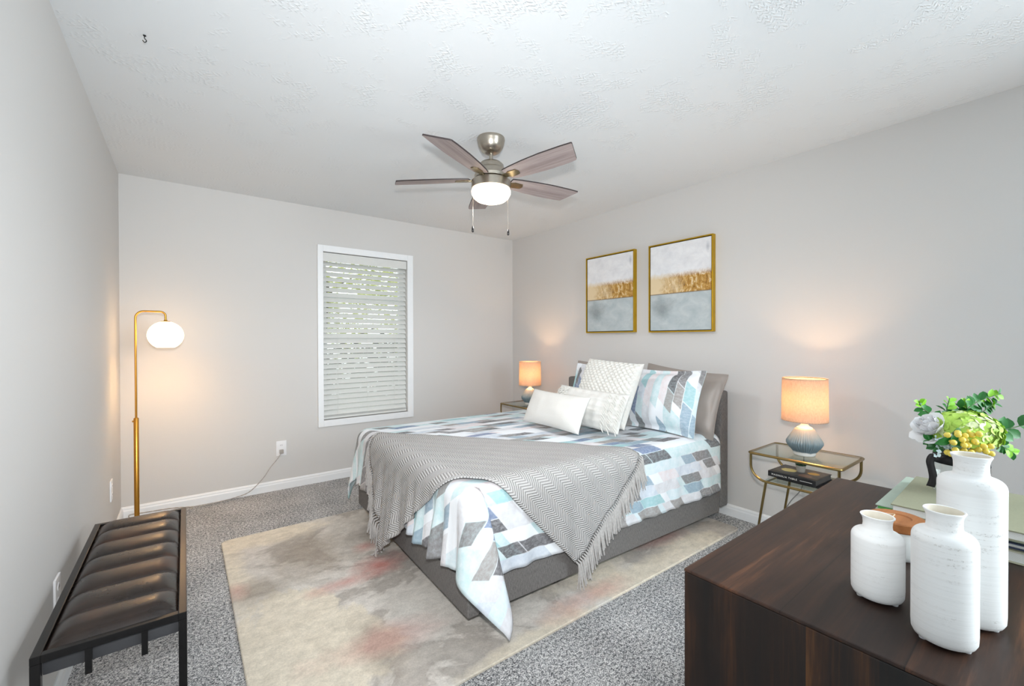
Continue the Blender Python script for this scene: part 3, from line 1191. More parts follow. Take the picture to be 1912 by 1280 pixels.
# ------------------------------------------------------------------ pillows
def pillow_mesh(bm, w_, h_, t_, flange=0.0, pinch=0.05, nu=40, nv=32, seed=1, wr=0.006, dispf=None, uvl=None):
    ex_u = 1.0 + flange / (w_ / 2)
    ex_v = 1.0 + flange / (h_ / 2)
    layers = []
    for sgn in (1, -1):
        g = []
        for i in range(nu + 1):
            row = []
            for j in range(nv + 1):
                u = (2 * i / nu - 1) * ex_u
                v = (2 * j / nv - 1) * ex_v
                cu, cv = min(1, abs(u)), min(1, abs(v))
                f = max(0.0, (1 - cu ** 2.6) * (1 - cv ** 2.6)) ** 0.55
                x = w_ / 2 * u * (1 - pinch * (1 - cv * cv) * cu)
                y = h_ / 2 * v * (1 - pinch * 1.3 * (1 - cu * cu) * cv)
                z = sgn * (t_ / 2 * f)
                nz = noise.noise(Vector((u * 2.2 + seed, v * 2.2, seed * 1.7 + sgn))) * wr * (0.4 + f)
                nz += noise.noise(Vector((u * 6 + seed, v * 1.6, seed + 3))) * wr * 0.5
                z += sgn * nz * min(1, f * 4)
                if dispf and sgn > 0:
                    z += dispf(u, v, x, y) * min(1, f * 3)
                row.append((bm.verts.new((x, y, z + sgn * 0.002)), (x, y)))
            g.append(row)
        layers.append(g)
    for sgn, g in zip((1, -1), layers):
        for i in range(nu):
            for j in range(nv):
                q = (g[i][j], g[i + 1][j], g[i + 1][j + 1], g[i][j + 1])
                if sgn < 0:
                    q = tuple(reversed(q))
                f = bm.faces.new([x[0] for x in q])
                if uvl:
                    for lp, x in zip(f.loops, q):
                        lp[uvl].uv = x[1]
    # rim
    F, K = layers
    border = [(i, 0) for i in range(nu)] + [(nu, j) for j in range(nv)] + [(i, nv) for i in range(nu, 0, -1)] + [(0, j) for j in range(nv, 0, -1)]
    for k in range(len(border)):
        a_, b_ = border[k], border[(k + 1) % len(border)]
        bm.faces.new((F[a_[0]][a_[1]][0], K[a_[0]][a_[1]][0], K[b_[0]][b_[1]][0], F[b_[0]][b_[1]][0]))


def place(o, c, lean, yaw=0.0, roll=0.0):
    """stand a pillow up: local x -> along -y of the room, local y -> up, local z (front) -> toward -x; lean back by lean"""
    base = Matrix(((0, 0, -1), (-1, 0, 0), (0, 1, 0))).to_4x4()
    mt = Matrix.Translation(Vector(c)) @ Matrix.Rotation(yaw, 4, 'Z') @ Matrix.Rotation(lean, 4, 'Y') @ base @ Matrix.Rotation(roll, 4, 'Z')
    o.matrix_world = mt


def pillow(name, label, cat, mat, w_, h_, t_, c, lean, yaw=0.0, roll=0.0, group=None, **kw):
    bm = BM()
    uvl = bm.loops.layers.uv.new('UVMap')
    pillow_mesh(bm, w_, h_, t_, uvl=uvl, **kw)
    o = finish(name, bm, mat, angle=80)
    place(o, c, lean, yaw, roll)
    return tag(o, label, cat, group)


pillow('pillow', 'taupe satin sham leaning on the headboard at the dresser side of the bed', 'pillow', M['taupe_satin'],
       0.64, 0.40, 0.15, (2.865, 1.79, 0.835), R(16), R(-6), R(-4), flange=0.025, seed=2, wr=0.010)
pillow('pillow', 'taupe satin sham at the far side of the bed, mostly behind the macrame cushion', 'pillow', M['taupe_satin'],
       0.64, 0.40, 0.15, (2.86, 2.505, 0.850), R(14), R(-2), R(0), flange=0.025, seed=3, wr=0.010)
pillow('pillow', 'sham printed with slate, aqua and grey brush patches, fully in view', 'pillow', M['patch_sham'],
       0.60, 0.40, 0.17, (2.69, 1.835, 0.835), R(20), R(-3), R(1), flange=0.028, seed=4, wr=0.008)
pillow('pillow', 'patch-printed sham hidden behind the macrame cushion, only its far edge showing', 'pillow', M['patch_sham'],
       0.52, 0.40, 0.16, (2.71, 2.43, 0.84), R(20), R(0), R(0), flange=0.028, seed=5, wr=0.008)


def macrame(u, v, x, y):
    s = 0.040
    p = (x + y) / s
    q = (x - y) / s
    k = math.sin(p * PI) * math.sin(q * PI)
    ridge = abs(k) ** 0.5
    br = 0.5 + 0.5 * math.sin((x * 0.6 + y) * 2 * PI / 0.011 + (1 if k > 0 else 0) * PI)
    return 0.017 * ridge + 0.004 * br


pillow('cushion', 'large square ivory macrame cushion with a knotted lattice front', 'cushion', M['ivory_yarn'],
       0.50, 0.48, 0.15, (2.44, 2.10, 0.885), R(24), R(2), R(-3), pinch=0.03, seed=6, nu=120, nv=116, wr=0.004, dispf=macrame)


def stripes(u, v, x, y):
    return 0.0035 * math.sin(y * 2 * PI / 0.05) + 0.0015 * math.sin(x * 2 * PI / 0.012)


tas = pillow('cushion', 'white textured lumbar cushion with knotted tassels at its end, behind the plain one', 'cushion', M['cream_cloth'],
             0.62, 0.27, 0.13, (2.235, 2.09, 0.790), R(26), R(3), R(-2), pinch=0.03, seed=7, nu=60, nv=40, wr=0.006, dispf=stripes)
for sx in (1, -1):
    bm = BM()
    r = random.Random(5 + sx)
    for row in range(3):
        for k in range(13):
            y = -0.115 + 0.23 * k / 12 + r.uniform(-.004, .004)
            x0 = sx * (0.275 - row * 0.045)
            f = max(0.0, (1 - min(1, abs(x0) / 0.29) ** 2.6) * (1 - min(1, abs(y) / 0.135) ** 2.6)) ** 0.55
            z0 = 0.065 * f + 0.003
            L_ = r.uniform(0.03, 0.045)
            pts = [(x0, y, z0), (x0 + sx * 0.005, y - 0.004, z0 + 0.009), (x0 + sx * L_ * .6 + r.uniform(-.006, .006), y - L_ * 0.5, z0 + 0.008),
                   (x0 + sx * L_ * .8 + r.uniform(-.008, .008), y - L_ * 0.95, max(0.004, z0 - 0.004))]
            tube(bm, pts, [0.003, 0.0048, 0.0038, 0.0028], 5)
    finish('tassel_band', bm, M['ivory_yarn'], tas)
pillow('cushion', 'plain cream lumbar cushion lying frontmost on the duvet', 'cushion', M['cream_cloth'],
       0.565, 0.255, 0.12, (2.06, 2.235, 0.772), R(26), R(1), R(-1), pinch=0.045, seed=8, wr=0.004)


# ------------------------------------------------------------------ nightstands
def nightstand(label, loc, shelf_label=None):
    t = thing('nightstand', label, 'nightstand', loc, 0, 'brass and glass nightstands beside the bed')
    # local: x 0..0.37 (0 = room side), y 0..0.458, z up to 0.60
    D_, W_, Z_, S_ = 0.372, 0.458, 0.60, 0.44
    rb = 0.0075
    bm = BM()
    tube(bm, [(x, y, Z_ - rb) for x, y in round_rect(0, 0, D_, W_, 0.02, 4)], rb, 8, closed=True)
    finish('top_frame', bm, M['brass'], t)
    bm = BM(); box(bm, (0.007, 0.007, Z_ - 0.0065), (D_ - 0.007, W_ - 0.007, Z_ - 0.0005), 0.001); finish('glass_top', bm, M['table_glass'], t)
    for x in (0.004, D_ - 0.004):
        bm = BM()
        rr = 0.085
        pts = [(x, 0.012, Z_ - 2 * rb)]
        pts += [(x, 0.012 + rr - rr * math.cos(a), S_ + rr - rr * math.sin(a)) for a in [PI / 2 * k / 8 for k in range(9)]]
        pts += [(x, W_ - 0.012 - rr + rr * math.sin(a), S_ + rr - rr * math.cos(a)) for a in [PI / 2 * k / 8 for k in range(9)]]
        pts += [(x, W_ - 0.012, Z_ - 2 * rb)]
        tube(bm, pts, rb * 0.95, 8)
        finish('side_frame', bm, M['brass'], t)
        for y0, y1 in ((0.095, 0.03), (W_ - 0.095, W_ - 0.03)):
            bm = BM()
            tube(bm, [(x, y0, S_ - 0.004), (x, y1, 0.0)], [rb, rb * 0.75], 8)
            finish('leg', bm, M['brass'], t)
    for y in (0.097, W_ - 0.097):
        bm = BM()
        tube(bm, [(0.004, y, S_), (D_ - 0.004, y, S_)], rb * 0.8, 8)
        finish('shelf_rail', bm, M['brass'], t)
    bm = BM(); box(bm, (0.011, 0.09, S_ + 0.0065), (D_ - 0.011, W_ - 0.09, S_ + 0.0115), 0.001); finish('shelf', bm, M['table_glass'], t)
    return t


nightstand('brass and glass nightstand near the dresser, holding a lamp, books and a tiny plant', (2.665, 0.742, 0))
nightstand('brass and glass nightstand in the far corner, partly hidden by the bed', (2.645, 3.255, 0))


def table_lamp(label, loc, cord_pts):
    t = thing('table_lamp', label, 'lamp', loc, 0, 'bedside lamps')
    prof = [(0.0, 0.0), (0.050, 0.0), (0.054, 0.006), (0.056, 0.018), (0.064, 0.03), (0.080, 0.050), (0.088, 0.066), (0.088, 0.078), (0.082, 0.090),
            (0.062, 0.124), (0.050, 0.146), (0.045, 0.152), (0.0, 0.153)]

    def rib(a, z):
        if 0.024 < z < 0.145:
            return 1.0 + 0.03 * math.cos(a * 44)
        return 1.0
    bm = BM(); lathe(bm, prof, 192, rfun=rib); finish('base', bm, M['glaze'], t, angle=60)
    bm = BM(); lathe(bm, [(0.0, 0.152), (0.040, 0.152), (0.038, 0.158), (0.024, 0.166), (0.016, 0.178), (0.014, 0.20), (0.014, 0.235), (0.0, 0.235)], 24); finish('neck', bm, M['ceramic_white'], t)
    bm = BM(); lathe(bm, [(0.008, 0.236), (0.018, 0.25), (0.028, 0.275), (0.028, 0.292), (0.018, 0.312), (0.002, 0.318)], 20); finish('bulb', bm, M['bulb'], t)
    bm = BM()
    s0, s1 = 0.196, 0.440
    lathe(bm, [(0.114, s0), (0.111, s1), (0.1095, s1), (0.1125, s0), (0.114, s0)], 64)
    sh = finish('lamp_shade', bm, M['shade'], t, angle=60)
    for z, rr in ((s0 + 0.002, 0.1128), (s1 - 0.004, 0.1095)):
        bm = BM()
        tube(bm, [(rr * math.cos(a), rr * math.sin(a), z) for a in [2 * PI * k / 48 for k in range(48)]], 0.0014, 6, closed=True)
        finish('shade_ring', bm, M['dark_metal'], sh)
    bm = BM()
    for k in range(3):
        a = 2 * PI * k / 3
        tube(bm, [(0.014 * math.cos(a), 0.014 * math.sin(a), 0.225), (0.1125 * math.cos(a), 0.1125 * math.sin(a), s0 + 0.004)], 0.0012, 5)
    finish('shade_spider', bm, M['dark_metal'], sh)
    bm = BM()
    tube(bm, smooth_path(cord_pts, 8), 0.0028, 6)
    finish('cord', bm, M['cord_grey'], t)
    l = light('lamp_bulb_light', 'POINT', (0, 0, 0.315), 8.0, (1.0, 0.60, 0.30), shadow_soft_size=0.03)
    l.parent = t
    return t


table_lamp('lit table lamp with peach shade and ribbed blue-grey base, on the nightstand near the dresser', (2.83, 0.965, 0.6002),
           [(0.04, 0, 0.006), (0.10, 0.05, 0.006), (0.21, 0.075, 0.01), (0.225, 0.08, -0.05), (0.235, 0.09, -0.25), (0.222, 0.15, -0.36), (0.21, 0.19, -0.45),
            (0.205, 0.20, -0.52), (0.22, 0.16, -0.55), (0.23, 0.10, -0.52), (0.245, 0.06, -0.40), (0.25, 0.02, -0.33), (0.252, -0.05, -0.37), (0.255, -0.1, -0.52)])
table_lamp('lit table lamp in the far corner, its base half hidden by the cream cushion', (2.83, 3.44, 0.6002),
           [(0.04, 0, 0.006), (0.12, 0.02, 0.006), (0.21, 0.03, 0.01), (0.225, 0.03, -0.06), (0.24, 0.02, -0.3), (0.25, 0.0, -0.5), (0.255, -0.1, -0.585)])


# ------------------------------------------------------------------ books
def book(name, label, loc, rotz, sx, sy, sz, cover, cat='book', spine='-x', pagemat=None, group=None, photo=None):
    """x = depth (spine at -x or fore edge), y = height of the book"""
    t = thing(name, label, cat, loc, rotz, group)
    ct = 0.0028
    bm = BM()
    box(bm, (-sx / 2, -sy / 2, 0), (sx / 2, sy / 2, ct), 0.0008)
    box(bm, (-sx / 2, -sy / 2, sz - ct), (sx / 2, sy / 2, sz), 0.0008)
    if spine == '-x':
        box(bm, (-sx / 2, -sy / 2, 0.0004), (-sx / 2 + ct, sy / 2, sz - 0.0004), 0.001)
    elif spine == '+x':
        box(bm, (sx / 2 - ct, -sy / 2, 0.0004), (sx / 2, sy / 2, sz - 0.0004), 0.001)
    elif spine == '+y':
        box(bm, (-sx / 2, sy / 2 - ct, 0.0004), (sx / 2, sy / 2, sz - 0.0004), 0.001)
    finish('cover', bm, cover, t, smooth=False)
    bm = BM()
    box(bm, (-sx / 2 + 0.004, -sy / 2 + 0.004, ct), (sx / 2 - 0.004, sy / 2 - 0.004, sz - ct))
    finish('page_block', bm, pagemat or M['pages'], t, smooth=False)
    if photo:
        bm = BM()
        box(bm, (-sx / 2 + 0.03, -sy / 2 + 0.008, sz), (sx / 2 - 0.008, sy / 2 - 0.008, sz + 0.0005))
        finish('cover_picture', bm, photo, t, smooth=False)
    return t


def text_mesh(name, s, size, mat, parent, mtx, extrude=0.0004):
    cu = bpy.data.curves.new(name, 'FONT')
    cu.body = s
    cu.size = size
    cu.extrude = extrude
    cu.align_x = 'LEFT'
    cu.space_character = 1.25
    tmp = bpy.data.objects.new(name + '_src', cu)
    COL.objects.link(tmp)
    dg = bpy.context.evaluated_depsgraph_get()
    dg.update()
    me = bpy.data.meshes.new_from_object(tmp.evaluated_get(dg))
    bpy.data.objects.remove(tmp)
    me.materials.clear()
    me.materials.append(mat)
    o = bpy.data.objects.new(name, me)
    COL.objects.link(o)
    o.parent = parent
    o.matrix_local = mtx
    return o


ZS = 0.4517
bkA = book('cookbook', 'lower black book under the large cookbook on the nightstand shelf', (2.835, 0.955, ZS), R(-2), 0.20, 0.235, 0.014, M['book_black'], group='books on the nightstand shelf')
bk = book('cookbook', 'black cookbook with white spine lettering, on top on the nightstand shelf', (2.815, 0.985, ZS + 0.0142), R(-3), 0.21, 0.245, 0.031, M['book_black'], pagemat=M['dark_pages'],
          group='books on the nightstand shelf', photo=M['cover_photo'])
# spine faces -x; letters run from +y to -y
sm = Matrix(((0, 0, -1, -0.1053), (-1, 0, 0, 0.103), (0, 1, 0, 0.0105), (0, 0, 0, 1)))
text_mesh('title_lettering', 'MAGNOLIA TABLE', 0.0135, M['title_white'], bk, sm)
bm = BM(); box(bm, (-0.1056, -0.105, 0.0135), (-0.1050, -0.045, 0.0155)); finish('author_line', bm, M['title_white'], bk, smooth=False)

pp = thing('potted_succulent', 'tiny dark succulent in a grey pot standing on the cookbook', 'plant', (2.835, 0.985, ZS + 0.0458))
bm = BM(); lathe(bm, [(0.0, 0), (0.020, 0), (0.025, 0.033), (0.025, 0.037), (0.0225, 0.037), (0.022, 0.033), (0.0, 0.033)], 24); finish('pot', bm, M['pot_grey'], pp)
bm = BM()
for ring, (nn, le, el) in enumerate(((8, 0.030, 0.30), (7, 0.024, 0.65), (5, 0.016, 1.1))):
    for k in range(nn):
        a = 2 * PI * k / nn + ring * 0.4
        d = Vector((math.cos(a) * math.cos(el), math.sin(a) * math.cos(el), math.sin(el)))
        b0 = Vector((0, 0, 0.034))
        tube(bm, [b0, b0 + d * le * 0.5, b0 + d * le * 0.85, b0 + d * le], [0.003, 0.0075, 0.005, 0.0008], 6)
finish('succulent_leaves', bm, M['succulent'], pp)


# ------------------------------------------------------------------ pictures
def picture(label, y0, y1, z0, z1):
    t = thing('framed_canvas', label, 'picture', (XR, (y0 + y1) / 2, (z0 + z1) / 2), 0, 'canvas prints over the bed')
    hw, hh = (y1 - y0) / 2, (z1 - z0) / 2
    dp, fw_ = 0.04, 0.009
    bm = BM()
    box(bm, (-dp, -hw, -hh), (-0.001, -hw + fw_, hh), 0.001)
    box(bm, (-dp, hw - fw_, -hh), (-0.001, hw, hh), 0.001)
    box(bm, (-dp, -hw + fw_, -hh), (-0.001, hw - fw_, -hh + fw_), 0.001)
    box(bm, (-dp, -hw + fw_, hh - fw_), (-0.001, hw - fw_, hh), 0.001)
    finish('frame', bm, M['gold_frame'], t, smooth=False)
    bm = BM()
    g = fw_ + 0.006
    box(bm, (-dp + 0.006, -hw + g, -hh + g), (-0.006, hw - g, hh - g), 0.0015)
    uvl = bm.loops.layers.uv.new('UVMap')
    for f in bm.faces:
        for lp in f.loops:
            lp[uvl].uv = ((hw - lp.vert.co.y) / (2 * hw), (lp.vert.co.z + hh) / (2 * hh))
    finish('canvas', bm, M['painting'], t, smooth=False)
    bm = BM(); box(bm, (-0.0055, -hw + fw_, -hh + fw_), (-0.0015, hw - fw_, hh - fw_)); finish('backing', bm, M['slot'], t, smooth=False)


picture('gold-framed abstract canvas with gold band, over the bed, closer to the window wall', 2.330, 2.889, 1.326, 2.040)
picture('gold-framed abstract canvas with gold band, over the bed, closer to the large table lamp', 1.636, 2.185, 1.321, 2.036)

# ------------------------------------------------------------------ ceiling fan
FC = Vector((1.435, 2.10, 0))
fan = thing('ceiling_fan', 'brushed nickel ceiling fan with five grey wood blades and a lit bowl', 'fan', (FC.x, FC.y, H))
bm = BM(); lathe(bm, [(0.0, -0.0005), (0.080, -0.0005), (0.082, -0.012), (0.080, -0.018), (0.078, -0.03), (0.070, -0.055), (0.054, -0.078), (0.034, -0.088), (0.0, -0.09)], 48)
finish('canopy', bm, M['nickel'], fan)
bm = BM(); lathe(bm, [(0.0, -0.086), (0.0115, -0.086), (0.0115, -0.136), (0.020, -0.138), (0.022, -0.148), (0.0, -0.148)], 20); finish('downrod', bm, M['nickel'], fan)
bm = BM(); lathe(bm, [(0.0, -0.138), (0.034, -0.138), (0.060, -0.144), (0.074, -0.158), (0.077, -0.178), (0.086, -0.184), (0.094, -0.20), (0.094, -0.214), (0.098, -0.22),
                      (0.096, -0.236), (0.085, -0.240), (0.0, -0.240)], 48)
finish('motor_housing', bm, M['nickel'], fan)
bm = BM(); lathe(bm, [(0.0, -0.241), (0.090, -0.241), (0.106, -0.246), (0.114, -0.252), (0.115, -0.296), (0.112, -0.298), (0.0, -0.298)], 56); finish('light_kit', bm, M['nickel'], fan)
bm = BM()
lathe(bm, [(0.111, -0.2985), (0.1155, -0.31), (0.114, -0.325), (0.104, -0.345), (0.085, -0.361), (0.055, -0.372), (0.02, -0.377), (0.0, -0.3775)], 48)
finish('light_bowl', bm, M['fan_glow'], fan)


def blade_bm():
    bm = BM()
    top = [(0.125, 0.045), (0.17, 0.056), (0.26, 0.066), (0.38, 0.072), (0.50, 0.070), (0.545, 0.066), (0.552, 0.060)]
    bot = [(0.600, -0.058), (0.598, -0.064), (0.53, -0.068), (0.40, -0.070), (0.28, -0.064), (0.18, -0.054), (0.125, -0.045)]
    poly = list(reversed(top + bot))
    disc_prism(bm, poly, -0.004, 0.004, 1, 0)
    bmesh.ops.recalc_face_normals(bm, faces=bm.faces)
    return bm


def iron_bm():
    bm = BM()
    poly = [(0.085, -0.012), (0.13, -0.016), (0.15, -0.026), (0.205, -0.022), (0.215, 0.0), (0.205, 0.022), (0.15, 0.026), (0.13, 0.016), (0.085, 0.012)]
    disc_prism(bm, poly, -0.010, -0.0045)
    box(bm, (0.07, -0.012, -0.012), (0.12, 0.012, 0.0), 0.002)
    return bm


b0 = finish('blade', blade_bm(), [M['blade_wood'], M['blade_edge']], fan, smooth=False)
i0 = finish('blade_bracket', iron_bm(), M['shaded_nickel'], b0, smooth=False)
for k in range(5):
    a = R(65.6 + 72 * k)
    bl = b0 if k == 0 else copy_tree(b0, fan)
    bl.matrix_local = Matrix.Translation((0, 0, -0.238)) @ Matrix.Rotation(a, 4, 'Z') @ Matrix.Rotation(R(-12), 4, 'X')
for dx, dy, zt_, zb2 in ((-0.093, 0.05, -0.295, -0.515), (0.088, -0.045, -0.295, -0.525)):
    bm = BM(); tube(bm, [(dx, dy, zt_), (dx * 1.02, dy * 1.02, zb2)], 0.0011, 5); ch = finish('pull_chain', bm, M['nickel'], fan)
    bm = BM(); lathe(bm, [(0.0, zb2), (0.003, zb2), (0.006, zb2 - 0.012), (0.0065, zb2 - 0.032), (0.004, zb2 - 0.036), (0.0, zb2 - 0.036)], 12, (dx * 1.02, dy * 1.02, 0)); finish('fob', bm, M['dark_metal'], ch)

l = light('fan_bulb_light', 'SPOT', (0, 0, -0.40), 28, (0.97, 0.96, 0.98), spot_size=R(176), spot_blend=0.45, shadow_soft_size=0.09)
l.parent = fan

# ------------------------------------------------------------------ floor lamp
LP = Vector((-0.258, 3.75, 0))
fl = thing('floor_lamp', 'slim brass floor lamp with a lit white globe in the corner behind the bench', 'lamp', LP)
bm = BM(); lathe(bm, [(0.0, 0.001), (0.10, 0.001), (0.10, 0.012), (0.097, 0.016), (0.02, 0.018), (0.0, 0.018)], 48); finish('base', bm, M['lamp_brass'], fl)
bm = BM(); lathe(bm, [(0.0, 0.016), (0.0135, 0.018), (0.0135, 0.752), (0.010, 0.757), (0.0, 0.757)], 20); finish('lower_pole', bm, M['lamp_brass'], fl)
bm = BM(); tube(bm, [(-0.02, 0, 0.735), (-0.012, 0, 0.735)], 0.006, 10); finish('thumb_screw', bm, M['lamp_brass'], fl)
bm = BM()
gx = 0.155
pts = [(0, 0, 0.75), (0, 0, 1.41)] + [(0.045 - 0.045 * math.cos(a), 0, 1.412 + 0.045 * math.sin(a)) for a in [PI / 2 * k / 6 for k in range(1, 7)]]
pts += [(gx - 0.03, 0, 1.457)] + [(gx - 0.03 + 0.03 * math.sin(a), 0, 1.427 + 0.03 * math.cos(a)) for a in [PI / 2 * k / 6 for k in range(1, 7)]]
pts += [(gx, 0, 1.398)]
tube(bm, pts, 0.0062, 10)
finish('upper_pole', bm, M['lamp_brass'], fl)
bm = BM(); lathe(bm, [(0.0, 1.402), (0.009, 1.402), (0.011, 1.396), (0.026, 1.394), (0.027, 1.390), (0.0, 1.389)], 24, (gx, 0, 0)); finish('globe_cap', bm, M['lamp_brass'], fl)
bm = BM()
gr, gz = 0.096, 1.298
prof = [(gr * math.cos(a) * 1.03, gz + gr * math.sin(a) * 0.98) for a in [R(78 - 140 * k / 22) for k in range(23)]]
prof = [(0.024, gz + 0.0925)] + prof[1:] + [(prof[-1][0] - 0.004, prof[-1][1] + 0.002)]
prof += [(r_ - 0.004 if r_ > 0.03 else r_, z_ + 0.002) for r_, z_ in reversed(prof[2:-2])]
lathe(bm, prof, 48, (gx, 0, 0))
finish('globe', bm, M['globe_glow'], fl, angle=80)
bm = BM()
cp = [(-0.01, 0.10, 0.012), (0.03, 0.2, 0.008), (0.14, 0.25, 0.010), (0.26, 0.26, 0.02), (0.30, 0.22, 0.03), (0.22, 0.18, 0.02), (0.10, 0.2, 0.016), (-0.03, 0.24, 0.02),
      (-0.06, 0.28, 0.04), (0.03, 0.31, 0.03), (0.18, 0.29, 0.03), (0.28, 0.27, 0.022), (0.36, 0.29, 0.008), (0.48, 0.31, 0.008), (0.58, 0.325, 0.012), (0.66, 0.333, 0.03),
      (0.72, 0.335, 0.075), (0.78, 0.340, 0.14), (0.82, 0.345, 0.20), (0.875, 0.346, 0.265), (0.905, 0.342, 0.315)]
sp = smooth_path(cp, 8)
for ph in (0.0, PI):   # two strands twisted together
    tw = []
    for i, p in enumerate(sp):
        tw.append(p + Vector((0, 0.0016 * math.cos(i * 1.1 + ph), 0.0016 * math.sin(i * 1.1 + ph) + 0.001)))
    tube(bm, tw, 0.0027, 5)
cord = finish('cord', bm, M['cord_white'], fl)
bm = BM(); box(bm, (0.888, 0.325, 0.306), (0.918, 0.3475, 0.340), 0.004); finish('plug', bm, M['cord_white'], cord)

l = light('globe_bulb_light', 'POINT', (gx, 0, 1.262), 9.0, (1.0, 0.62, 0.28), shadow_soft_size=0.025)
l.parent = fl

# ------------------------------------------------------------------ bench
bn = thing('bench', 'black metal bench with channel-tufted dark brown leather seat along the left wall', 'bench', (-0.3165, 1.59, 0))
BXW, BYL, BZ = 0.3165, 1.0, 0.466
tb = 0.020
bm = BM()
box(bm, (0, 0, BZ - tb), (tb, BYL, BZ), 0.002)
box(bm, (BXW - tb, 0, BZ - tb), (BXW, BYL, BZ), 0.002)
box(bm, (tb, 0, BZ - tb), (BXW - tb, tb, BZ), 0.002)
box(bm, (tb, BYL - tb, BZ - tb), (BXW - tb, BYL, BZ), 0.002)
finish('seat_frame', bm, M['dark_metal'], bn, smooth=False)
for x in (0, BXW - tb):
    for y in (0, BYL - tb):
        bm = BM(); box(bm, (x, y, 0), (x + tb, y + tb, BZ - tb - 0.0005), 0.002); finish('leg', bm, M['dark_metal'], bn, smooth=False)
for x in (0.100, 0.214):
    bm = BM(); box(bm, (x, 0.002, BZ - 0.088), (x + 0.014, 0.016, BZ - tb - 0.0005), 0.001); finish('support_bracket', bm, M['dark_metal'], bn, smooth=False)
bm = BM(); box(bm, (0.018, 0.024, BZ - 0.066), (BXW - 0.018, BYL - 0.024, BZ - tb - 0.001), 0.006); finish('seat_base', bm, M['seat_board'], bn)
# tufted seat
bm = BM()
NX, NY, CH = 30, 210, 7
g = []
for j in range(NY + 1):
    row = []
    for i in range(NX + 1):
        u = i / NX; v = j / NY
        x = tb + 0.001 + (BXW - 2 * tb - 0.002) * u
        y = tb + 0.001 + (BYL - 2 * tb - 0.002) * v
        ex = min(u, 1 - u) * (BXW - 2 * tb); ey = min(v, 1 - v) * (BYL - 2 * tb)
        dome = (1 - max(0, 1 - ex / 0.060) ** 2.4) * (1 - max(0, 1 - ey / 0.055) ** 2.4)
        ph = abs(math.sin(PI * v * CH)) ** 0.36 if 0.02 < v < 0.98 else 1.0
        z = BZ - 0.008 + dome * (0.012 + 0.019 * ph)
        row.append(bm.verts.new((x, y, z)))
    g.append(row)
for j in range(NY):
    for i in range(NX):
        bm.faces.new((g[j][i], g[j][i + 1], g[j + 1][i + 1], g[j + 1][i]))
finish('seat', bm, M['leather'], bn, angle=75)

# ------------------------------------------------------------------ dresser
DX0, DX1, DY0, DY1, DZ = 0.808, 1.745, -0.01, 0.487, 0.80
dr = thing('dresser', 'dark espresso wood dresser with a thick plank side, carrying vases and books', 'dresser', (DX0, DY0, 0), R(0.6))
dw, dd = DX1 - DX0, DY1 - DY0
bm = BM(); box(bm, (0, 0, DZ - 0.006), (dw, dd, DZ), 0.003); box(bm, (0.033, 0.002, DZ - 0.032), (dw - 0.033, dd - 0.002, DZ - 0.0062)); finish('top', bm, M['dresser_top'], dr, smooth=False)
for x in (0.0, dw - 0.032):
    bm = BM(); box(bm, (x + .0005, 0.001, 0.001), (x + 0.032, dd - 0.001, DZ - 0.0064), 0.002); finish('side_panel', bm, M['dresser_side'], dr, smooth=False)
bm = BM(); box(bm, (0.033, 0.004, 0.09), (dw - 0.033, dd - 0.024, DZ - 0.033)); finish('body', bm, M['dresser_side'], dr, smooth=False)
bm = BM(); box(bm, (0.06, 0.04, 0.001), (dw - 0.06, dd - 0.06, 0.089)); finish('plinth', bm, M['dresser_side'], dr, smooth=False)
for c_ in range(2):
    for r_ in range(3):
        x0 = 0.038 + c_ * (dw - 0.076) / 2; x1 = x0 + (dw - 0.076) / 2 - 0.004
        z0 = 0.095 + r_ * 0.224; z1 = z0 + 0.218
        bm = BM(); box(bm, (x0, dd - 0.0235, z0), (x1, dd - 0.005, z1), 0.003); d_ = finish('drawer', bm, M['dresser_side'], dr, smooth=False)
        bm = BM(); tube(bm, [((x0 + x1) / 2, dd - 0.006, (z0 + z1) / 2), ((x0 + x1) / 2, dd + 0.008, (z0 + z1) / 2)], [0.006, 0.011], 14); finish('knob', bm, M['dark_metal'], d_)
DT = DZ + 0.0004


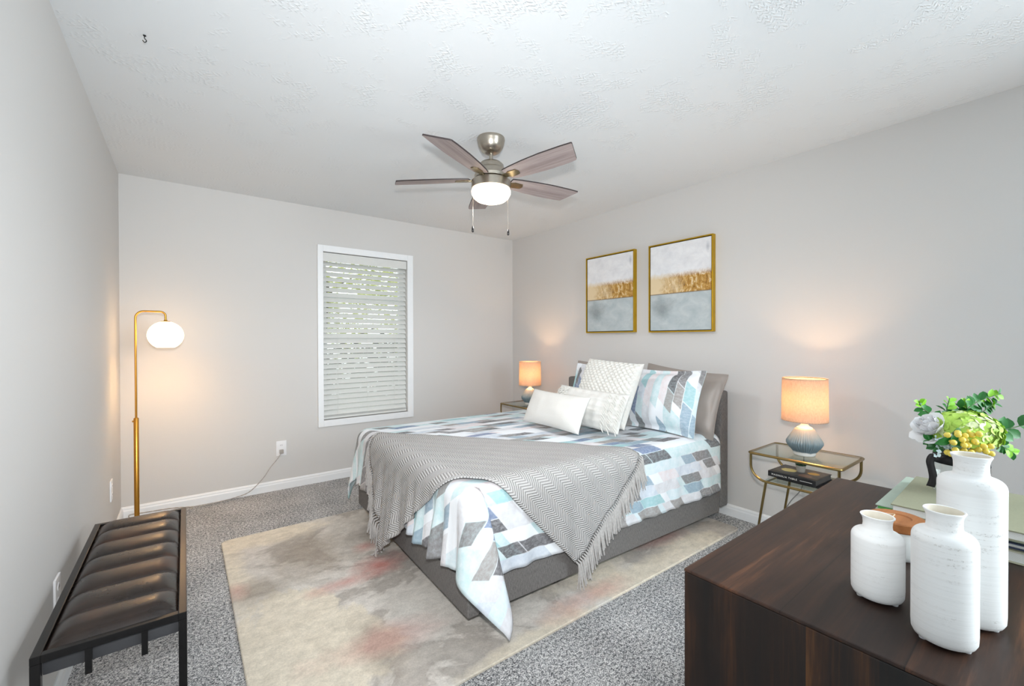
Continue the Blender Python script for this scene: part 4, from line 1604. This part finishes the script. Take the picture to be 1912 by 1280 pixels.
# ------------------------------------------------------------------ vases
def vase(label, loc, h_, r_, nr, lip, shoulder, neckz, sx=1.0, rotz=0.0):
    t = thing('vase', label, 'vase', loc, rotz, 'white bottle vases on the dresser')
    pr = [(0.0, 0.003), (r_ * 0.80, 0.003), (r_ * 0.92, 0.0055), (r_ * 0.985, 0.011), (r_, 0.022)]
    zs = h_ * shoulder
    for k in range(1, 10):
        pr.append((r_, 0.022 + (zs - 0.022) * k / 9))
    zn = h_ * neckz
    zc = zs + (zn - zs) * 0.80          # rounded shoulder, then a short slope into the neck
    for k in range(1, 9):
        a = PI / 2 * k / 8 * 0.93
        pr.append((r_ - (r_ - nr) * 0.74 * (1 - math.cos(a)), zs + (zc - zs) * math.sin(a)))
    pr += [(nr * 1.10, zn - (zn - zc) * 0.45), (nr * 1.02, zn + 0.001)]
    zl = zn + (h_ - zn) * 0.60
    pr += [(nr * 0.985, zn + (zl - zn) * 0.5), (nr * 1.0, zl), (nr + (lip - nr) * 0.30, zl + (h_ - zl) * 0.40), (nr + (lip - nr) * 0.78, h_ - (h_ - zl) * 0.24),
           (lip, h_ - (h_ - zl) * 0.10), (lip * 0.985, h_ - 0.0005), (lip * 0.95, h_), (lip * 0.88, h_ - 0.001)]
    nout = len(pr)
    inn = [(nr * 0.86, zl), (nr * 0.82, zn), (r_ * 0.84, zs), (r_ * 0.84, 0.03), (0.0, 0.02)]
    bm = BM(); lathe(bm, pr, 64)
    for v in bm.verts:
        v.co.y *= sx
    finish('body', bm, M['vase'], t, angle=60)
    bm = BM(); lathe(bm, [pr[-1]] + inn, 48)
    bmesh.ops.reverse_faces(bm, faces=bm.faces)
    for v in bm.verts:
        v.co.y *= sx
    finish('inner_wall', bm, M['vase_inside'], t)
    for k in range(3):
        a = 2 * PI * k / 3 + R(-108)
        bm = BM(); lathe(bm, [(0.0, 0.0), (0.0045, 0.0), (0.005, 0.0015), (0.0045, 0.0035), (0.0, 0.0035)], 14, (r_ * 0.72 * math.cos(a), r_ * 0.72 * math.sin(a) * sx, 0)); finish('foot_pad', bm, M['clear_rubber'], t)
    return t


vase('shortest white bottle vase, by the wooden-lidded candle', (0.988, 0.222, DT), 0.147, 0.0378, 0.0210, 0.0248, 0.71, 0.835)
vase('middle-sized white bottle vase with a scuffed front, frontmost on the dresser', (0.926, 0.128, DT), 0.201, 0.0378, 0.0208, 0.0246, 0.765, 0.86)
vase('tallest white bottle vase, in front of the stack of books', (1.029, 0.111, DT), 0.272, 0.0408, 0.0212, 0.0250, 0.815, 0.885)

# candle
cn = thing('candle', 'white ceramic candle with an orange wood lid and twine, between the vases and books', 'candle', (1.217, 0.240, DT))
bm = BM(); lathe(bm, [(0.0, 0.0), (0.036, 0.0), (0.0395, 0.003), (0.041, 0.012), (0.0425, 0.058), (0.042, 0.060), (0.0, 0.060)], 48); finish('jar', bm, M['ceramic_white'], cn)
bm = BM(); lathe(bm, [(0.0, 0.0605), (0.046, 0.0605), (0.0475, 0.063), (0.0475, 0.078), (0.046, 0.0805), (0.024, 0.0805), (0.0225, 0.0785), (0.0, 0.0785)], 48); finish('lid', bm, M['lid_wood'], cn, angle=30)
bm = BM()
tube(bm, smooth_path([(-0.049, 0.012, 0.065), (-0.044, 0.012, 0.0825), (-0.020, 0.006, 0.083), (-0.004, 0.004, 0.086), (-0.012, 0.016, 0.084), (-0.024, 0.012, 0.083), (-0.036, -0.004, 0.083)], 6), 0.0011, 5)
finish('twine', bm, M['twine'], cn)

# book stack on the dresser
SY = 0.16
book('coffee_table_book', 'pale green cream-edged book at the bottom of the stack on the dresser', (1.535, 0.165, DT), R(1), 0.36, 0.285, 0.026, M['cream_cover'], spine='+x', group='books stacked on the dresser')
book('coffee_table_book', 'thin navy-covered book second from the bottom of the dresser stack', (1.53, 0.160, DT + 0.0264), R(0), 0.325, 0.26, 0.012, M['navy'], spine='+x', group='books stacked on the dresser')
book('coffee_table_book', 'green printed book with pale teal top just under the sage book', (1.545, 0.1725, DT + 0.0388), R(1), 0.345, 0.285, 0.013, M['pale_teal'], spine='+x',
     pagemat=M['leafgreen_cover'], group='books stacked on the dresser')
book('coffee_table_book', 'large sage green book on top of the dresser stack, under the flower jar', (1.495, 0.145, DT + 0.0522), R(2), 0.325, 0.27, 0.021, M['sage'], spine='+x', group='books stacked on the dresser')
BT = DT + 0.0736

# ------------------------------------------------------------------ glass jar and flowers
JC = Vector((1.555, 0.187, BT))
jar = thing('glass_jar', 'clear glass jar tied with black ribbon, standing on the sage book', 'jar', JC)
bm = BM()
lathe(bm, [(0.0, 0.0), (0.046, 0.0), (0.051, 0.004), (0.053, 0.014), (0.053, 0.074), (0.048, 0.086), (0.047, 0.100), (0.0495, 0.104),
           (0.0475, 0.1045), (0.045, 0.100), (0.046, 0.086), (0.051, 0.073), (0.051, 0.014), (0.045, 0.005), (0.0, 0.0045)], 48)
finish('jar_body', bm, M['glass'], jar)
bm = BM()
lathe(bm, [(0.0535, 0.076), (0.0505, 0.088), (0.0495, 0.098)], 48)
md_o = finish('ribbon', bm, M['ribbon'], jar)
md = md_o.modifiers.new('thickness', 'SOLIDIFY'); md.thickness = 0.001
bm = BM()
ex = Vector((-0.12, 0.993, 0)); ef = Vector((-0.993, -0.12, 0))
prev = None
pts = [ex * 0.032 + ef * 0.042 + Vector((0, 0, 0.097)), ex * 0.046 + ef * 0.040 + Vector((0, 0, 0.096)), ex * 0.053 + ef * 0.042 + Vector((0, 0, 0.078)), ex * 0.049 + ef * 0.048 + Vector((0, 0, 0.055)),
       ex * 0.047 + ef * 0.050 + Vector((0, 0, 0.036)), ex * 0.052 + ef * 0.050 + Vector((0, 0, 0.016))]
for p in smooth_path(pts, 5):
    wv_ = (-ex * 0.8 + ef * 0.35).normalized() * 0.0085
    a_, b_ = bm.verts.new(p - wv_), bm.verts.new(p + wv_)
    if prev:
        bm.faces.new((prev[0], a_, b_, prev[1]))
    prev = (a_, b_)
o_ = finish('ribbon_tail', bm, M['ribbon'], jar)
md = o_.modifiers.new('thickness', 'SOLIDIFY'); md.thickness = 0.001


def leaf(bm, c, d, nrm, L_, W_, mi=0, cup=0.15, blunt=False):
    d = d.normalized(); s = d.cross(nrm).normalized(); n_ = s.cross(d).normalized()
    prof = [(0, 0.2), (0.3, 0.72), (0.6, 1.0), (0.85, 0.86), (0.97, 0.5), (1.0, 0.12)] if blunt else [(0, 0.03), (0.25, 0.75), (0.5, 1.0), (0.75, 0.78), (1.0, 0.04)]
    prev = None
    for t, ww in prof:
        bend = n_ * (-cup * L_ * t * t)
        mid = c + d * L_ * t + bend
        row = (bm.verts.new(mid - s * W_ / 2 * ww + n_ * 0.12 * W_ * ww), bm.verts.new(mid), bm.verts.new(mid + s * W_ / 2 * ww + n_ * 0.12 * W_ * ww))
        if prev:
            for k in (0, 1):
                f = bm.faces.new((prev[k], prev[k + 1], row[k + 1], row[k]))
                f.material_index = mi
        prev = row


def flower_thing(name, label, cat, stem_to, group=None, bend=(0, 0, 0)):
    """origin at jar bottom centre; stem from the jar bottom up to stem_to (world)"""
    t = thing(name, label, cat, (JC.x, JC.y, JC.z), 0, group)
    e = Vector(stem_to) - JC
    bm = BM()
    k = Vector((rnd.uniform(-.022, .022), rnd.uniform(-.022, .022), 0.008))
    mouth = Vector((max(-.02, min(.02, e.x * .35)), max(-.02, min(.02, e.y * .35)), 0.1))
    tube(bm, smooth_path([k, (k + mouth) / 2 + Vector((0.004, -.004, 0)), mouth, mouth * 0.4 + e * 0.6 + Vector(bend), e], 6), 0.0017, 6)
    finish('stem', bm, M['stem_green'], t)
    return t, e


# hydrangea
hy, e = flower_thing('hydrangea', 'lime green hydrangea head in the jar, the largest bloom', 'flower', (1.546, 0.168, 1.002))
bm = BM()
r = random.Random(21)
hc = e + Vector((-0.012, 0.008, 0.032))
axR = Vector((0.797, -0.604, 0)); axF = Vector((-0.604, -0.797, 0))
for k in range(130):
    z = 1 - 1.45 * (k + 0.5) / 130
    a = k * 2.39996
    rr = math.sqrt(max(0, 1 - z * z))
    dn = axR * (rr * math.cos(a)) + axF * (rr * math.sin(a)) + Vector((0, 0, z))
    c_ = hc + axR * (rr * math.cos(a) * 0.070) + axF * (rr * math.sin(a) * 0.052) + Vector((0, 0, z * 0.043))
    nn = (dn + Vector((r.uniform(-.3, .3), r.uniform(-.3, .3), r.uniform(-.2, .3)))).normalized()
    tt_ = nn.orthogonal().normalized()
    bt = nn.cross(tt_)
    ro = r.uniform(0, PI)
    outer = 1 if (z < -0.12 and r.random() < .75) or r.random() < .12 else 0
    for q in range(4):
        an = ro + q * PI / 2
        d = tt_ * math.cos(an) + bt * math.sin(an)
        leaf(bm, c_, d + nn * 0.25, nn, r.uniform(0.016, 0.021), 0.0185, outer, 0.25, True)
finish('petal_cluster', bm, [M['hydrangea'], M['hydrangea_pale']], hy, angle=70)

# peony
pe, e = flower_thing('peony', 'white layered bloom on the window side of the bouquet', 'flower', (1.494, 0.214, 1.018))
bm = BM()
pc = e + Vector((-0.004, 0.004, 0.008))
axis = (Vector((-0.50, 0.42, 0.75))).normalized()
t1 = axis.orthogonal().normalized(); t2 = axis.cross(t1)
for ring, (nn, tiltp, L_, W_) in enumerate(((8, -0.05, 0.050, 0.036), (8, 0.45, 0.047, 0.036), (7, 0.85, 0.044, 0.033), (6, 1.12, 0.040, 0.028), (5, 1.38, 0.036, 0.022))):
    for k in range(nn):
        a = 2 * PI * k / nn + ring * 0.37
        d = (t1 * math.cos(a) + t2 * math.sin(a)) * math.cos(tiltp) + axis * math.sin(tiltp)
        leaf(bm, pc + axis * (0.004 * ring), d, axis, L_ * r.uniform(.85, 1.1), W_ * 1.15, 0, -0.30, True)
finish('petal_cluster', bm, M['peony'], pe, angle=70)

# berries
by_, e = flower_thing('berry_sprig', 'cluster of yellow berries at the front of the bouquet', 'berries', (1.468, 0.172, 1.004))
spots = []
for k in range(120):
    p = axR * r.uniform(-0.042, 0.055) + Vector((0, 0, r.uniform(-0.012, 0.04))) + axF * r.uniform(-0.004, 0.02)
    if p.dot(axR) > 0.02 and p.z > 0.012:
        continue
    if all((p - q).length > 0.0112 for q in spots):
        spots.append(p)
    if len(spots) >= 30:
        break
b_src = None
for k, p in enumerate(spots):
    if b_src is None:
        bm = BM(); lathe(bm, [(0.0, -0.0066), (0.0034, -0.0058), (0.0061, -0.0025), (0.0066, 0.0004), (0.0058, 0.0038), (0.0026, 0.0063), (0.001, 0.0072), (0.0, 0.0070)], 14)
        bo = b_src = finish('berry', bm, M['berry'], by_)
    else:
        bo = b_src.copy(); COL.objects.link(bo)
    bo.location = e + p
    bo.rotation_euler = (r.uniform(-.6, .6), r.uniform(-.6, .6), 0)

# tiny blossoms
tf, e = flower_thing('blossom_sprig', 'sprig of tiny pale blue blossoms below the white bloom', 'flower', (1.450, 0.204, 1.000))
bm = BM()
for k in range(46):
    p = e + axR * r.uniform(-0.022, 0.028) + axF * r.uniform(0, 0.014) + Vector((0, 0, r.uniform(-0.018, 0.03)))
    nn = (axF + Vector((r.uniform(-.5, .5), r.uniform(-.5, .5), r.uniform(-.2, .8)))).normalized()
    t_ = nn.orthogonal().normalized(); b_ = nn.cross(t_)
    for q in range(4):
        an = q * PI / 2 + k
        leaf(bm, p, t_ * math.cos(an) + b_ * math.sin(an), nn, 0.0055, 0.0055, 0, 0.2)
finish('petal_cluster', bm, M['tiny_flower'], tf, angle=70)


def sprig(label, path, nl, L_, W_, light_from=0.65, seed=3, dark=None):
    pts = [Vector(p) for p in path]
    t, e = flower_thing('eucalyptus_sprig', label, 'foliage', pts[0], 'green sprigs in the bouquet')
    loc = [p - JC for p in pts]
    sp_ = smooth_path(loc, 10)
    bm = BM(); tube(bm, sp_, 0.0012, 5); finish('twig', bm, M['stem_green'], t)
    bm = BM()
    r_ = random.Random(seed)
    for k in range(nl):
        f = (k + 0.5) / nl
        i = min(len(sp_) - 2, int(f * (len(sp_) - 1)))
        p = sp_[i]; tg = (sp_[i + 1] - sp_[i]).normalized()
        for sgn in (1, -1):
            sd = tg.cross(axF).normalized() * sgn
            d = sd * 0.8 + tg * 0.6 + axF * r_.uniform(-.4, .5)
            nn = (axF + Vector((0, 0, 0.6)) + Vector((r_.uniform(-.6, .6), r_.uniform(-.6, .6), r_.uniform(-.3, .3)))).normalized()
            sc_ = 1.0 - 0.45 * f
            leaf(bm, p, d, nn, L_ * sc_ * r_.uniform(.85, 1.15), W_ * sc_, 1 if f > light_from and r_.random() < .8 else 0, 0.15)
    finish('leaves', bm, [M['leaf_dark'], M['leaf_light']], t, angle=70)


sprig('green sprig sticking out over the white bloom, tip toward the lamp', [(1.53, 0.222, 1.03), (1.515, 0.235, 1.068), (1.50, 0.25, 1.088), (1.495, 0.254, 1.104)], 6, 0.030, 0.020, 0.7, 1)
sprig('short upright green sprig behind the seam of the white and lime blooms', [(1.555, 0.208, 1.04), (1.56, 0.212, 1.075), (1.567, 0.208, 1.110)], 7, 0.030, 0.019, 0.55, 2)
sprig('tall arching green sprig, highest in the bouquet', [(1.58, 0.19, 1.05), (1.60, 0.178, 1.085), (1.635, 0.155, 1.108), (1.665, 0.128, 1.122)], 12, 0.031, 0.021, 0.6, 3)
sprig('leafy sprig rising beside the tall arching one', [(1.60, 0.175, 1.05), (1.632, 0.152, 1.08), (1.657, 0.134, 1.100)], 9, 0.029, 0.020, 0.75, 4)
sprig('bushy sprig directly behind the top of the lime bloom', [(1.575, 0.195, 1.05), (1.59, 0.192, 1.085), (1.612, 0.176, 1.098)], 9, 0.030, 0.020, 0.6, 8)
sprig('broad-leaved dark green sprig reaching away to the picture edge', [(1.60, 0.15, 1.02), (1.645, 0.115, 1.036), (1.69, 0.08, 1.050), (1.72, 0.055, 1.056)], 7, 0.040, 0.028, 1.1, 5)
sprig('green sprig drooping beside the tallest vase mouth', [(1.59, 0.155, 1.01), (1.625, 0.130, 0.998), (1.645, 0.115, 0.985), (1.662, 0.103, 0.972)], 9, 0.029, 0.020, 0.5, 6)
sprig('low dark green sprig under the white bloom', [(1.50, 0.205, 1.00), (1.478, 0.222, 1.008), (1.462, 0.232, 1.012)], 5, 0.030, 0.020, 1.1, 9)
lf, e = flower_thing('leaf_sprig', 'single broad dark green leaf among the yellow berries', 'foliage', (1.445, 0.186, 1.040))
bm = BM(); leaf(bm, e, Vector((-0.05, -0.1, -1)) + axR * 0.25, axF + Vector((0, 0, .3)), 0.045, 0.036); leaf(bm, e, axR * 0.9 + Vector((0, 0, 0.25)), axF, 0.024, 0.02)
leaf(bm, e + Vector((0, 0, -0.012)), -axR * 0.8 + Vector((0, 0, -0.3)), axF, 0.04, 0.02)
finish('leaves', bm, M['leaf_dark'], lf)
